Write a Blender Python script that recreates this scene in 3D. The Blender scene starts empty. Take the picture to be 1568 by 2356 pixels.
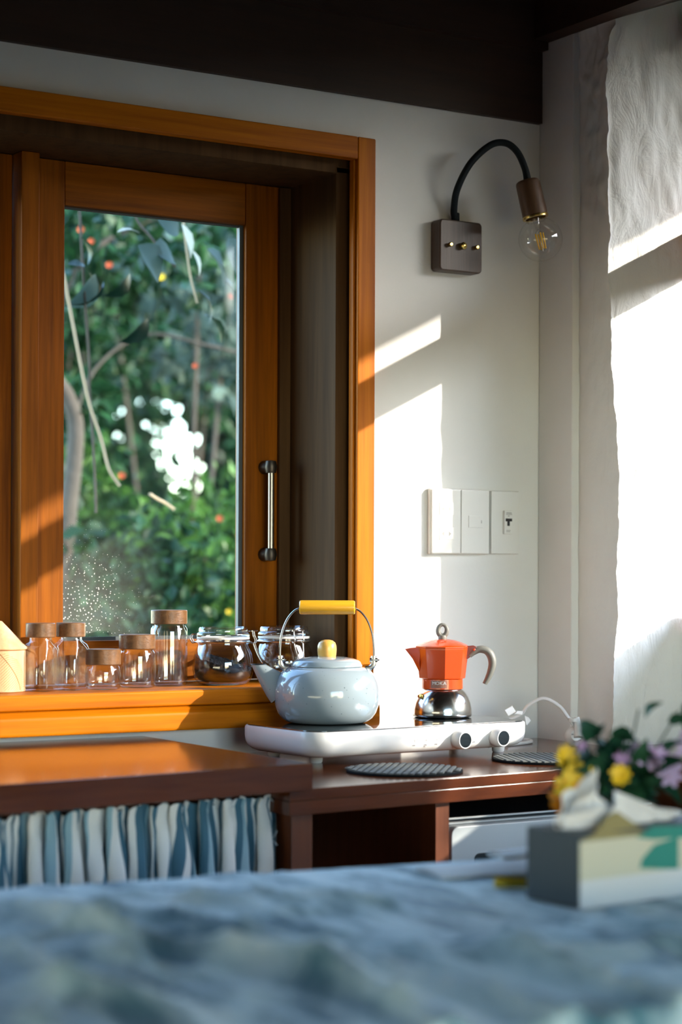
import bpy, bmesh, math, random
import numpy as np
from mathutils import Vector, Matrix, noise

random.seed(7)
rng = np.random.default_rng(7)
S = bpy.context.scene
COL = S.collection
PI = math.pi

# ------------------------------------------------------------------ camera
cam_d = bpy.data.cameras.new('camera')
cam = bpy.data.objects.new('camera', cam_d)
COL.objects.link(cam)
S.camera = cam
YAW = math.radians(32.1)
cam.location = (-2.339, -3.018, 1.138)
cam.rotation_mode = 'QUATERNION'
cam.rotation_quaternion = (Matrix.Rotation(-YAW, 3, 'Z') @ Matrix.Rotation(PI / 2, 3, 'X') @ Matrix.Rotation(0.004, 3, 'Z')).to_quaternion()
cam_d.sensor_fit = 'VERTICAL'
cam_d.sensor_height = 36.0
cam_d.lens = 69.46
cam_d.shift_y = 0.0581
cam_d.clip_start = 0.05
cam_d.clip_end = 200
cam_d.dof.use_dof = True
cam_d.dof.focus_distance = 3.45
cam_d.dof.aperture_fstop = 2.6
cam_d.dof.aperture_blades = 0

# ------------------------------------------------------------------ world, sun, exposure
W = bpy.data.worlds.new('sky')
S.world = W
W.use_nodes = True
wn = W.node_tree.nodes
wl = W.node_tree.links
wn.clear()
w_out = wn.new('ShaderNodeOutputWorld')
w_bg = wn.new('ShaderNodeBackground')
w_sky = wn.new('ShaderNodeTexSky')
w_sky.sky_type = 'NISHITA'
w_sky.sun_disc = False
w_sky.sun_elevation = math.radians(19.9)
w_sky.sun_rotation = math.radians(133.6)
w_sky.air_density = 1.0
w_sky.dust_density = 0.6
w_sky.ozone_density = 2.0
w_bg.inputs['Strength'].default_value = 2.2
wl.new(w_sky.outputs['Color'], w_bg.inputs['Color'])
wl.new(w_bg.outputs['Background'], w_out.inputs['Surface'])

SUN_DIR = Vector((-1.05, 1.0, -0.525)).normalized()
sun_d = bpy.data.lights.new('sun', 'SUN')
sun_d.energy = 9.0
sun_d.angle = math.radians(0.53)
sun_d.color = (1.0, 0.90, 0.76)
sun = bpy.data.objects.new('sun', sun_d)
sun.location = (6, -6, 5)
sun.rotation_mode = 'QUATERNION'
sun.rotation_quaternion = SUN_DIR.to_track_quat('-Z', 'Y')
COL.objects.link(sun)

S.view_settings.view_transform = 'Standard'
S.view_settings.look = 'None'
S.view_settings.gamma = 1.0
S.view_settings.exposure = 0.0
S.view_settings.use_curve_mapping = False
S.cycles.use_denoising = True
S.cycles.max_bounces = 10
S.cycles.transparent_max_bounces = 24
S.cycles.caustics_reflective = False
S.cycles.caustics_refractive = False
S.cycles.sample_clamp_indirect = 6.0


# ------------------------------------------------------------------ mesh helpers
class MB:
    """collects verts and faces; build() links them as one mesh object"""

    def __init__(self, M=None):
        self.v = []
        self.f = []
        self.M = M
        self.uv = None

    def add(self, vs, fs):
        o = len(self.v)
        for p in vs:
            p = Vector(p)
            if self.M is not None:
                p = self.M @ p
            self.v.append(p)
        for f in fs:
            self.f.append([i + o for i in f])

    def box(self, x0, x1, y0, y1, z0, z1):
        vs = [(x0, y0, z0), (x1, y0, z0), (x1, y1, z0), (x0, y1, z0), (x0, y0, z1), (x1, y0, z1), (x1, y1, z1), (x0, y1, z1)]
        self.add(vs, [(0, 3, 2, 1), (4, 5, 6, 7), (0, 1, 5, 4), (1, 2, 6, 5), (2, 3, 7, 6), (3, 0, 4, 7)])
        return self

    def lathe(self, prof, n=40, c=(0, 0, 0), closed=False, phase=0.0):
        vs, fs = [], []
        rings = []
        for r, z in prof:
            if r < 1e-6:
                rings.append([len(vs)])
                vs.append((c[0], c[1], c[2] + z))
            else:
                ring = []
                for k in range(n):
                    a = 2 * PI * k / n + phase
                    ring.append(len(vs))
                    vs.append((c[0] + r * math.cos(a), c[1] + r * math.sin(a), c[2] + z))
                rings.append(ring)
        m = len(rings)
        for i in range(m if closed else m - 1):
            a, b = rings[i], rings[(i + 1) % m]
            if len(a) == 1 and len(b) == 1:
                continue
            for k in range(n):
                k2 = (k + 1) % n
                if len(a) == 1:
                    fs.append((a[0], b[k2], b[k]))
                elif len(b) == 1:
                    fs.append((a[k], a[k2], b[0]))
                else:
                    fs.append((a[k], a[k2], b[k2], b[k]))
        self.add(vs, fs)
        return self

    def tube(self, pts, r, n=10, cap=True, flat=None):
        pts = [Vector(p) for p in pts]
        if not hasattr(r, '__len__'):
            r = [r] * len(pts)
        vs, fs = [], []
        up = Vector((0, 0, 1))
        prev = None
        for i, p in enumerate(pts):
            t = (pts[min(i + 1, len(pts) - 1)] - pts[max(i - 1, 0)]).normalized()
            if prev is None:
                a = up if abs(t.dot(up)) < 0.9 else Vector((1, 0, 0))
                s = t.cross(a).normalized()
            else:
                s = (prev - t * prev.dot(t)).normalized()
            prev = s
            b = t.cross(s)
            for k in range(n):
                an = 2 * PI * k / n
                f2 = flat if flat else 1.0
                vs.append(p + s * (r[i] * math.cos(an)) + b * (r[i] * f2 * math.sin(an)))
        for i in range(len(pts) - 1):
            for k in range(n):
                k2 = (k + 1) % n
                fs.append((i * n + k, i * n + k2, (i + 1) * n + k2, (i + 1) * n + k))
        if cap:
            fs.append(tuple(range(n - 1, -1, -1)))
            o = (len(pts) - 1) * n
            fs.append(tuple(o + k for k in range(n)))
        self.add(vs, fs)
        return self

    def prism(self, poly, axis, a, b):
        n = len(poly)
        def P(q, t):
            if axis == 'x':
                return (t, q[0], q[1])
            if axis == 'y':
                return (q[0], t, q[1])
            return (q[0], q[1], t)
        vs = [P(q, a) for q in poly] + [P(q, b) for q in poly]
        fs = [tuple(range(n - 1, -1, -1)), tuple(range(n, 2 * n))]
        for i in range(n):
            j = (i + 1) % n
            fs.append((i, j, n + j, n + i))
        self.add(vs, fs)
        return self

    def grid(self, fn, nu, nv, wrap=False):
        vs, fs = [], []
        for j in range(nv + 1):
            for i in range(nu + 1):
                vs.append(fn(i / nu, j / nv))
        for j in range(nv):
            for i in range(nu):
                a = j * (nu + 1) + i
                fs.append((a, a + 1, a + nu + 2, a + nu + 1))
        self.add(vs, fs)
        return self

    def build(self, name, mat, parent=None, smooth=True, bevel=0.0, segs=2, sharp=38, loc=None):
        me = bpy.data.meshes.new(name)
        me.from_pydata([tuple(p) for p in self.v], [], self.f)
        bm = bmesh.new()
        bm.from_mesh(me)
        bmesh.ops.recalc_face_normals(bm, faces=bm.faces)
        if bevel > 0:
            ed = [e for e in bm.edges if len(e.link_faces) == 2 and e.calc_face_angle(0) > 0.6]
            bmesh.ops.bevel(bm, geom=ed, offset=bevel, segments=segs, profile=0.5, affect='EDGES', clamp_overlap=True)
        if smooth:
            for f in bm.faces:
                f.smooth = True
            th = math.radians(sharp)
            for e in bm.edges:
                if len(e.link_faces) == 2 and e.calc_face_angle(0) > th:
                    e.smooth = False
        bm.to_mesh(me)
        bm.free()
        mats = mat if isinstance(mat, (list, tuple)) else [mat]
        for m in mats:
            me.materials.append(m)
        o = bpy.data.objects.new(name, me)
        if loc is not None:
            o.location = loc
        COL.objects.link(o)
        if parent is not None:
            o.parent = parent
        if bevel > 0 and smooth:
            wm = o.modifiers.new('weighted', 'WEIGHTED_NORMAL')
            wm.keep_sharp = True
            wm.weight = 100
        return o


def tag(o, label=None, cat=None, group=None, kind=None):
    if label:
        o['label'] = label
    if cat:
        o['category'] = cat
    if group:
        o['group'] = group
    if kind:
        o['kind'] = kind
    return o


def thing(name, label, cat, loc=(0, 0, 0), rz=0.0, group=None):
    o = bpy.data.objects.new(name, None)
    o.empty_display_size = 0.05
    COL.objects.link(o)
    o.location = loc
    o.rotation_euler = (0, 0, rz)
    return tag(o, label, cat, group)


def struct_root(name):
    o = bpy.data.objects.new(name, None)
    COL.objects.link(o)
    o['kind'] = 'structure'
    return o


def copy_tree(o, parent=None):
    c = o.copy()
    COL.objects.link(c)
    c.parent = parent
    for ch in list(o.children):
        copy_tree(ch, c)
    return c


# ------------------------------------------------------------------ materials
def new_mat(name):
    m = bpy.data.materials.new(name)
    m.use_nodes = True
    nt = m.node_tree
    nt.nodes.clear()
    out = nt.nodes.new('ShaderNodeOutputMaterial')
    return m, nt, out


def principled(nt, out, **kw):
    b = nt.nodes.new('ShaderNodeBsdfPrincipled')
    for k, v in kw.items():
        b.inputs[k].default_value = v
    nt.links.new(b.outputs['BSDF'], out.inputs['Surface'])
    return b


def N(nt, t, **kw):
    n = nt.nodes.new(t)
    for k, v in kw.items():
        if k in n.inputs.keys():
            n.inputs[k].default_value = v
        else:
            setattr(n, k, v)
    return n


def ramp(nt, stops, fac, interp='LINEAR'):
    r = nt.nodes.new('ShaderNodeValToRGB')
    r.color_ramp.interpolation = interp
    el = r.color_ramp.elements
    el[0].position, el[0].color = stops[0][0], (*stops[0][1], 1)
    el[1].position, el[1].color = stops[-1][0], (*stops[-1][1], 1)
    for p, c in stops[1:-1]:
        e = el.new(p)
        e.color = (*c, 1)
    nt.links.new(fac, r.inputs['Fac'])
    return r.outputs['Color']


def coords(nt, scale=(1, 1, 1), rot=(0, 0, 0)):
    tc = nt.nodes.new('ShaderNodeTexCoord')
    mp = nt.nodes.new('ShaderNodeMapping')
    mp.inputs['Scale'].default_value = scale
    mp.inputs['Rotation'].default_value = rot
    nt.links.new(tc.outputs['Object'], mp.inputs['Vector'])
    return mp.outputs['Vector']


def simple(name, col, rough=0.5, metal=0.0, coat=0.0, spec=0.5, bump=None):
    m, nt, out = new_mat(name)
    b = principled(nt, out, **{'Base Color': (*col, 1), 'Roughness': rough, 'Metallic': metal, 'Coat Weight': coat, 'Specular IOR Level': spec})
    # slight tone variation and wear keeps the surface procedural
    v = coords(nt, (1, 1, 1))
    nz = N(nt, 'ShaderNodeTexNoise', Scale=40.0 if bump is None else bump[0], Detail=4.0)
    nt.links.new(v, nz.inputs['Vector'])
    mr = N(nt, 'ShaderNodeMapRange')
    mr.inputs['To Min'].default_value = max(0.02, rough * 0.88)
    mr.inputs['To Max'].default_value = min(1.0, rough * 1.12 + 0.01)
    nt.links.new(nz.outputs['Fac'], mr.inputs['Value'])
    nt.links.new(mr.outputs['Result'], b.inputs['Roughness'])
    if bump:
        bp = N(nt, 'ShaderNodeBump', Strength=bump[1], Distance=bump[2])
        nt.links.new(nz.outputs['Fac'], bp.inputs['Height'])
        nt.links.new(bp.outputs['Normal'], b.inputs['Normal'])
    return m


def wood(name, c1, c2, axis='z', rough=0.3, coat=0.0, dens=1.0, bump=0.15, spec=0.5):
    m, nt, out = new_mat(name)
    b = principled(nt, out, **{'Roughness': rough, 'Coat Weight': coat, 'Coat Roughness': 0.12, 'Specular IOR Level': spec})
    st = {'x': (1.6, 34, 34), 'y': (34, 1.6, 34), 'z': (34, 34, 1.6)}[axis]
    v = coords(nt, tuple(s * dens for s in st))
    n1 = N(nt, 'ShaderNodeTexNoise', Scale=1.0, Detail=6.0, Roughness=0.6, Distortion=0.4)
    nt.links.new(v, n1.inputs['Vector'])
    v2 = coords(nt, tuple(s * dens * 4.5 for s in st))
    n2 = N(nt, 'ShaderNodeTexNoise', Scale=1.0, Detail=3.0)
    nt.links.new(v2, n2.inputs['Vector'])
    mx = N(nt, 'ShaderNodeMath', operation='MULTIPLY_ADD')
    mx.inputs[1].default_value = 0.35
    nt.links.new(n2.outputs['Fac'], mx.inputs[0])
    nt.links.new(n1.outputs['Fac'], mx.inputs[2])
    c = ramp(nt, [(0.42, c1), (0.82, c2)], mx.outputs[0])
    nt.links.new(c, b.inputs['Base Color'])
    bp = N(nt, 'ShaderNodeBump', Strength=bump, Distance=0.002)
    nt.links.new(n2.outputs['Fac'], bp.inputs['Height'])
    nt.links.new(bp.outputs['Normal'], b.inputs['Normal'])
    return m


def plaster(name, col, fine=0.12, coarse=0.0, crack=False):
    m, nt, out = new_mat(name)
    b = principled(nt, out, **{'Roughness': 0.85, 'Specular IOR Level': 0.2})
    v = coords(nt)
    n1 = N(nt, 'ShaderNodeTexNoise', Scale=9.0, Detail=5.0)
    nt.links.new(v, n1.inputs['Vector'])
    c = ramp(nt, [(0.3, tuple(x * 0.96 for x in col)), (0.7, col)], n1.outputs['Fac'])
    nt.links.new(c, b.inputs['Base Color'])
    n2 = N(nt, 'ShaderNodeTexNoise', Scale=160.0, Detail=3.0)
    nt.links.new(v, n2.inputs['Vector'])
    bp = N(nt, 'ShaderNodeBump', Strength=fine, Distance=0.002)
    nt.links.new(n2.outputs['Fac'], bp.inputs['Height'])
    last = bp
    if coarse > 0:
        vs = coords(nt, (1, 1, 0.45), (0, 0.25, 0))
        n3 = N(nt, 'ShaderNodeTexNoise', Scale=22.0, Detail=7.0, Roughness=0.62, Distortion=1.2)
        nt.links.new(vs, n3.inputs['Vector'])
        b2 = N(nt, 'ShaderNodeBump', Strength=coarse, Distance=0.012)
        nt.links.new(n3.outputs['Fac'], b2.inputs['Height'])
        nt.links.new(bp.outputs['Normal'], b2.inputs['Normal'])
        last = b2
    if crack:
        vc = coords(nt, (1, 1, 0.35), (0, 0.15, 0))
        vo = N(nt, 'ShaderNodeTexVoronoi', feature='DISTANCE_TO_EDGE', Scale=9.0)
        nd = N(nt, 'ShaderNodeTexNoise', Scale=6.0, Detail=4.0)
        nt.links.new(vc, nd.inputs['Vector'])
        ad = N(nt, 'ShaderNodeVectorMath', operation='MULTIPLY_ADD')
        ad.inputs[1].default_value = (0.35, 0.35, 0.35)
        nt.links.new(nd.outputs['Color'], ad.inputs[0])
        nt.links.new(vc, ad.inputs[2])
        nt.links.new(ad.outputs['Vector'], vo.inputs['Vector'])
        mr = N(nt, 'ShaderNodeMapRange')
        mr.inputs['From Max'].default_value = 0.012
        nt.links.new(vo.outputs['Distance'], mr.inputs['Value'])
        b3 = N(nt, 'ShaderNodeBump', Strength=0.16, Distance=0.003)
        nt.links.new(mr.outputs['Result'], b3.inputs['Height'])
        nt.links.new(last.outputs['Normal'], b3.inputs['Normal'])
        last = b3
    nt.links.new(last.outputs['Normal'], b.inputs['Normal'])
    return m


def thin_glass(name, tint=(0.97, 0.99, 0.98), edge=(0.55, 0.68, 0.63), rough=0.0, refl=1.0, dust=False):
    """clear sheet glass: light passes straight, mirror-like by Fresnel, greener where seen edge-on"""
    m, nt, out = new_mat(name)
    tr = N(nt, 'ShaderNodeBsdfTransparent')
    lw = N(nt, 'ShaderNodeLayerWeight', Blend=0.18)
    mc = N(nt, 'ShaderNodeMix', data_type='RGBA')
    mc.inputs[6].default_value = (*tint, 1)
    mc.inputs[7].default_value = (*edge, 1)
    pw = N(nt, 'ShaderNodeMath', operation='POWER')
    pw.inputs[1].default_value = 3.2
    nt.links.new(lw.outputs['Facing'], pw.inputs[0])
    nt.links.new(pw.outputs[0], mc.inputs[0])
    nt.links.new(mc.outputs[2], tr.inputs['Color'])
    gl = N(nt, 'ShaderNodeBsdfGlossy', Roughness=0.03)
    lf = N(nt, 'ShaderNodeLayerWeight', Blend=0.5)
    p5 = N(nt, 'ShaderNodeMath', operation='POWER')
    p5.inputs[1].default_value = 5.0
    nt.links.new(lf.outputs['Facing'], p5.inputs[0])
    mu = N(nt, 'ShaderNodeMath', operation='MULTIPLY_ADD', use_clamp=True)
    mu.inputs[1].default_value = 0.90 * min(1.0, refl)
    mu.inputs[2].default_value = 0.045 * refl
    nt.links.new(p5.outputs[0], mu.inputs[0])
    mx = N(nt, 'ShaderNodeMixShader')
    nt.links.new(mu.outputs[0], mx.inputs[0])
    nt.links.new(tr.outputs[0], mx.inputs[1])
    nt.links.new(gl.outputs[0], mx.inputs[2])
    last = mx
    if dust:
        v = coords(nt, (1, 1, 1))
        vo = N(nt, 'ShaderNodeTexVoronoi', Scale=150.0, Randomness=1.0)
        nt.links.new(v, vo.inputs['Vector'])
        nz = N(nt, 'ShaderNodeTexNoise', Scale=7.0, Detail=2.0)
        nt.links.new(v, nz.inputs['Vector'])
        sx = N(nt, 'ShaderNodeSeparateXYZ')
        nt.links.new(v, sx.inputs[0])
        mz = N(nt, 'ShaderNodeMapRange')           # splashes gather on the low part of the pane
        mz.inputs['From Min'].default_value = 1.30
        mz.inputs['From Max'].default_value = 1.05
        nt.links.new(sx.outputs['Z'], mz.inputs['Value'])
        mxx = N(nt, 'ShaderNodeMapRange')
        mxx.inputs['From Min'].default_value = -0.70
        mxx.inputs['From Max'].default_value = -0.85
        nt.links.new(sx.outputs['X'], mxx.inputs['Value'])
        th = N(nt, 'ShaderNodeMath', operation='MULTIPLY')
        nt.links.new(mz.outputs[0], th.inputs[0])
        nt.links.new(mxx.outputs[0], th.inputs[1])
        t2 = N(nt, 'ShaderNodeMath', operation='MULTIPLY')
        nt.links.new(th.outputs[0], t2.inputs[0])
        nt.links.new(nz.outputs['Fac'], t2.inputs[1])
        t3 = N(nt, 'ShaderNodeMath', operation='MULTIPLY')
        t3.inputs[1].default_value = 0.42
        nt.links.new(t2.outputs[0], t3.inputs[0])
        lt = N(nt, 'ShaderNodeMath', operation='LESS_THAN')
        nt.links.new(vo.outputs['Distance'], lt.inputs[0])
        nt.links.new(t3.outputs[0], lt.inputs[1])
        hz = N(nt, 'ShaderNodeMath', operation='MULTIPLY_ADD')   # thin film of dust
        hz.inputs[1].default_value = 0.06
        nt.links.new(th.outputs[0], hz.inputs[0])
        sc = N(nt, 'ShaderNodeMath', operation='MULTIPLY')
        sc.inputs[1].default_value = 0.55
        nt.links.new(lt.outputs[0], sc.inputs[0])
        nt.links.new(sc.outputs[0], hz.inputs[2])
        df = N(nt, 'ShaderNodeBsdfDiffuse', Color=(0.8, 0.82, 0.78, 1))
        m2 = N(nt, 'ShaderNodeMixShader')
        nt.links.new(hz.outputs[0], m2.inputs[0])
        nt.links.new(mx.outputs[0], m2.inputs[1])
        nt.links.new(df.outputs[0], m2.inputs[2])
        last = m2
    nt.links.new(last.outputs[0], out.inputs['Surface'])
    return m


def leaf_mat(name, dark, light, rough=0.45, trans=0.25):
    m, nt, out = new_mat(name)
    b = principled(nt, out, **{'Roughness': rough, 'Specular IOR Level': 0.12})
    at = N(nt, 'ShaderNodeAttribute', attribute_name='tint')
    oi = N(nt, 'ShaderNodeObjectInfo')
    ad = N(nt, 'ShaderNodeMath', operation='MULTIPLY_ADD')
    ad.inputs[1].default_value = 0.5
    nt.links.new(oi.outputs['Random'], ad.inputs[0])
    nt.links.new(at.outputs['Fac'], ad.inputs[2])
    c = ramp(nt, [(0.0, dark), (0.75, light), (1.0, tuple(min(1, x * 1.5) for x in light))], ad.outputs[0])
    nt.links.new(c, b.inputs['Base Color'])
    tl = N(nt, 'ShaderNodeBsdfTranslucent')
    nt.links.new(c, tl.inputs['Color'])
    mx = N(nt, 'ShaderNodeMixShader')
    mx.inputs[0].default_value = trans
    nt.links.new(b.outputs[0], mx.inputs[1])
    nt.links.new(tl.outputs[0], mx.inputs[2])
    nt.links.new(mx.outputs[0], out.inputs['Surface'])
    return m


M = {}
M['wall'] = plaster('smooth_plaster', (0.79, 0.80, 0.79), 0.10)
M['semi'] = plaster('brushed_plaster', (0.80, 0.80, 0.77), 0.2, 0.26)
M['rough'] = plaster('rough_plaster', (0.84, 0.84, 0.81), 0.25, 0.55, True)
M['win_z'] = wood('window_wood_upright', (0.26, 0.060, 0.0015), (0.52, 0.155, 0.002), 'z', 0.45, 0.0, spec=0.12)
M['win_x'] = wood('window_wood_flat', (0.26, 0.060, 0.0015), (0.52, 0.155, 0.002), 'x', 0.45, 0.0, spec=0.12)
M['sash_z'] = wood('shaded_sash_upright', (0.12, 0.030, 0.001), (0.31, 0.090, 0.002), 'z', 0.45, 0.0, spec=0.12)  # darker copy of the window wood, shade of the recess put into the colour
M['sash_x'] = wood('shaded_sash_flat', (0.12, 0.030, 0.001), (0.31, 0.090, 0.002), 'x', 0.45, 0.0, spec=0.12)
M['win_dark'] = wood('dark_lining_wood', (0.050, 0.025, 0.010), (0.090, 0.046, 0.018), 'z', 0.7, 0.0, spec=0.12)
M['count'] = wood('worktop_wood', (0.060, 0.0155, 0.006), (0.110, 0.030, 0.010), 'x', 0.13, 0.2, 0.8, 0.03, spec=0.2)
M['count_z'] = wood('cabinet_wood', (0.10, 0.026, 0.009), (0.16, 0.045, 0.014), 'z', 0.35, 0.1, 0.8)
M['beam'] = wood('dark_beam_wood', (0.018, 0.007, 0.004), (0.035, 0.013, 0.006), 'x', 0.6)
M['ceil'] = wood('ceiling_wood', (0.05, 0.018, 0.008), (0.085, 0.03, 0.012), 'y', 0.6)
M['floor'] = wood('floor_wood', (0.045, 0.022, 0.012), (0.08, 0.038, 0.02), 'y', 0.5)
M['boards'] = wood('dark_wall_boards', (0.05, 0.03, 0.02), (0.085, 0.05, 0.034), 'z', 0.6)
M['darkwood'] = wood('walnut', (0.055, 0.026, 0.012), (0.11, 0.055, 0.025), 'z', 0.45, 0.0, 1.5)
M['lid'] = wood('acacia_lid', (0.075, 0.032, 0.010), (0.19, 0.088, 0.032), 'x', 0.38, 0.0, 2.0)
M['pale'] = wood('pale_wood', (0.62, 0.34, 0.16), (0.76, 0.47, 0.26), 'z', 0.5, 0.0, 1.2)
M['yellow'] = wood('yellow_wood', (0.62, 0.30, 0.012), (0.78, 0.42, 0.03), 'x', 0.25, 0.3, 1.5, 0.05)
M['knobwood'] = wood('knob_wood', (0.55, 0.28, 0.05), (0.72, 0.42, 0.10), 'z', 0.3, 0.2, 2.0, 0.05)
M['lampwood'] = wood('lamp_walnut', (0.055, 0.034, 0.025), (0.095, 0.060, 0.044), 'z', 0.45, 0.0, 1.5)
M['dullsteel'] = simple('dull_steel', (0.30, 0.28, 0.25), 0.3, 1.0)
M['chrome'] = simple('steel', (0.62, 0.62, 0.60), 0.22, 1.0)
M['alu'] = simple('polished_aluminium', (0.70, 0.69, 0.66), 0.16, 1.0, bump=(18.0, 0.03, 0.001))
M['brass'] = simple('brass', (0.62, 0.45, 0.14), 0.25, 1.0)
M['blackcord'] = simple('dark_flex_tube', (0.006, 0.011, 0.014), 0.65, spec=0.2)
M['white'] = simple('white_plastic', (0.70, 0.70, 0.69), 0.25)
M['whitem'] = simple('white_matt', (0.84, 0.83, 0.80), 0.5)
M['plate'] = simple('switch_plate_plastic', (0.80, 0.81, 0.79), 0.22)
M['black'] = simple('black_plastic', (0.012, 0.014, 0.016), 0.3)
M['blackglass'] = simple('black_glass', (0.008, 0.011, 0.013), 0.06, 0.0, 1.0)
M['print'] = simple('grey_print', (0.33, 0.33, 0.33), 0.6)
M['greyh'] = simple('grey_handle_plastic', (0.165, 0.165, 0.145), 0.5)
M['dkred'] = simple('dark_red_bracket', (0.16, 0.018, 0.010), 0.3)
M['orange'] = simple('orange_lacquer', (0.62, 0.058, 0.003), 0.24, 0.0, 0.6)
M['gasket'] = simple('white_gasket', (0.72, 0.72, 0.70), 0.6)
M['iron'] = simple('bronze_iron', (0.06, 0.05, 0.042), 0.4, 0.8)
M['bead'] = simple('glazing_bead', (0.05, 0.07, 0.08), 0.5, 0.0)
M['mat'] = simple('silicone_mat', (0.17, 0.18, 0.168), 0.85, spec=0.1)
M['matd'] = simple('mat_slots', (0.008, 0.010, 0.011), 0.85, spec=0.1)
M['filament'] = simple('yellow_filament', (0.95, 0.55, 0.02), 0.5)
M['coffee'] = simple('black_tea', (0.006, 0.006, 0.007), 0.7, spec=0.15)
M['tissue'] = simple('white_tissue', (0.78, 0.76, 0.71), 0.9)
M['pane'] = thin_glass('window_glass', (0.95, 0.98, 0.97), (0.7, 0.8, 0.78), refl=0.22, dust=True)
M['glass'] = thin_glass('jar_glass', (0.990, 0.995, 0.992), (0.62, 0.78, 0.71), refl=2.3)
M['bulb'] = thin_glass('bulb_glass', (0.99, 0.99, 0.99), (0.86, 0.86, 0.86), refl=1.6)


def enamel():
    m, nt, out = new_mat('speckled_enamel')
    b = principled(nt, out, **{'Roughness': 0.13, 'Coat Weight': 0.6, 'Coat Roughness': 0.05})
    v = coords(nt)
    vo = N(nt, 'ShaderNodeTexVoronoi', Scale=110.0)
    nt.links.new(v, vo.inputs['Vector'])
    nz = N(nt, 'ShaderNodeTexNoise', Scale=30.0, Detail=2.0)
    nt.links.new(v, nz.inputs['Vector'])
    mm = N(nt, 'ShaderNodeMath', operation='MULTIPLY')
    mm.inputs[1].default_value = 0.17
    nt.links.new(nz.outputs['Fac'], mm.inputs[0])
    lt = N(nt, 'ShaderNodeMath', operation='LESS_THAN')
    nt.links.new(vo.outputs['Distance'], lt.inputs[0])
    nt.links.new(mm.outputs[0], lt.inputs[1])
    mc = N(nt, 'ShaderNodeMix', data_type='RGBA')
    mc.inputs[6].default_value = (0.262, 0.322, 0.358, 1)
    mc.inputs[7].default_value = (0.10, 0.14, 0.16, 1)
    nt.links.new(lt.outputs[0], mc.inputs[0])
    nt.links.new(mc.outputs[2], b.inputs['Base Color'])
    return m


M['enamel'] = enamel()


def stripes():
    m, nt, out = new_mat('striped_cotton')
    b = principled(nt, out, **{'Roughness': 0.8, 'Specular IOR Level': 0.25, 'Sheen Weight': 0.2})
    uv = N(nt, 'ShaderNodeUVMap', uv_map='cloth')
    sx = N(nt, 'ShaderNodeSeparateXYZ')
    nt.links.new(uv.outputs[0], sx.inputs[0])
    fr = N(nt, 'ShaderNodeMath', operation='FRACT')
    nt.links.new(sx.outputs['X'], fr.inputs[0])
    wv = N(nt, 'ShaderNodeTexNoise', Scale=900.0, Detail=1.0)
    white, blue, pale = (0.72, 0.70, 0.65), (0.050, 0.135, 0.185), (0.26, 0.40, 0.45)
    c = ramp(nt, [(0.0, white), (0.24, blue), (0.46, white), (0.68, blue), (0.80, pale), (0.92, white)], fr.outputs[0], 'CONSTANT')
    nt.links.new(c, b.inputs['Base Color'])
    bp = N(nt, 'ShaderNodeBump', Strength=0.08, Distance=0.001)
    nt.links.new(wv.outputs['Fac'], bp.inputs['Height'])
    nt.links.new(bp.outputs['Normal'], b.inputs['Normal'])
    return m


M['stripe'] = stripes()


def linen():
    m, nt, out = new_mat('blue_linen')
    b = principled(nt, out, **{'Roughness': 0.85, 'Specular IOR Level': 0.2, 'Sheen Weight': 0.25})
    v = coords(nt, (3.2, 1.0, 1.0), (0, 0, -0.42))
    n1 = N(nt, 'ShaderNodeTexNoise', Scale=5.0, Detail=5.0, Roughness=0.6)
    nt.links.new(v, n1.inputs['Vector'])
    c = ramp(nt, [(0.38, (0.06, 0.16, 0.20)), (0.52, (0.42, 0.56, 0.575)), (0.72, (0.68, 0.76, 0.735))], n1.outputs['Fac'])  # blotchy dye, darkened in streaks along the creases to carry fold shade
    nt.links.new(c, b.inputs['Base Color'])
    n2 = N(nt, 'ShaderNodeTexNoise', Scale=300.0, Detail=2.0)
    nt.links.new(coords(nt), n2.inputs['Vector'])
    bp = N(nt, 'ShaderNodeBump', Strength=0.2, Distance=0.001)
    nt.links.new(n2.outputs['Fac'], bp.inputs['Height'])
    nt.links.new(bp.outputs['Normal'], b.inputs['Normal'])
    return m


M['linen'] = linen()
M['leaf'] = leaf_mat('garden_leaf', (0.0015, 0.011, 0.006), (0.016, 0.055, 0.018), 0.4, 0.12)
M['leafb'] = leaf_mat('sunlit_leaf', (0.004, 0.026, 0.008), (0.085, 0.19, 0.035), 0.3, 0.3)  # lighter leaf colour carries the sunlit sparkle
M['leafg'] = leaf_mat('grey_green_leaf', (0.025, 0.05, 0.04), (0.075, 0.11, 0.09), 0.6)
M['bark'] = simple('bark', (0.075, 0.058, 0.042), 0.9, bump=(30.0, 0.6, 0.01))
M['twig'] = simple('dry_twig', (0.42, 0.31, 0.19), 0.8)
M['earth'] = simple('garden_earth', (0.035, 0.045, 0.02), 0.95, bump=(20.0, 0.6, 0.02))
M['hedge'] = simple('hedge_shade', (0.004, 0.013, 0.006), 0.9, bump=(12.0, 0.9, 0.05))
M['redpetal'] = simple('orange_red_petal', (0.50, 0.07, 0.010), 0.6)
M['yelpetal'] = simple('yellow_petal', (0.85, 0.55, 0.02), 0.6)
M['orgpetal'] = simple('amber_petal', (0.80, 0.30, 0.01), 0.6)
M['purple'] = simple('lilac_petal', (0.42, 0.26, 0.46), 0.7)
M['lilac'] = simple('pale_lilac_petal', (0.55, 0.42, 0.62), 0.7)
M['vleaf'] = leaf_mat('bouquet_leaf', (0.008, 0.04, 0.022), (0.03, 0.10, 0.04), 0.5, 0.2)
M['boxside'] = simple('carton_dark_side', (0.060, 0.070, 0.070), 0.6)
M['boxfront'] = simple('carton_cream', (0.62, 0.58, 0.42), 0.55)
M['boxwhite'] = simple('carton_white', (0.70, 0.68, 0.64), 0.55)
M['boxgreen'] = simple('carton_green_print', (0.03, 0.24, 0.18), 0.55)
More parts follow.
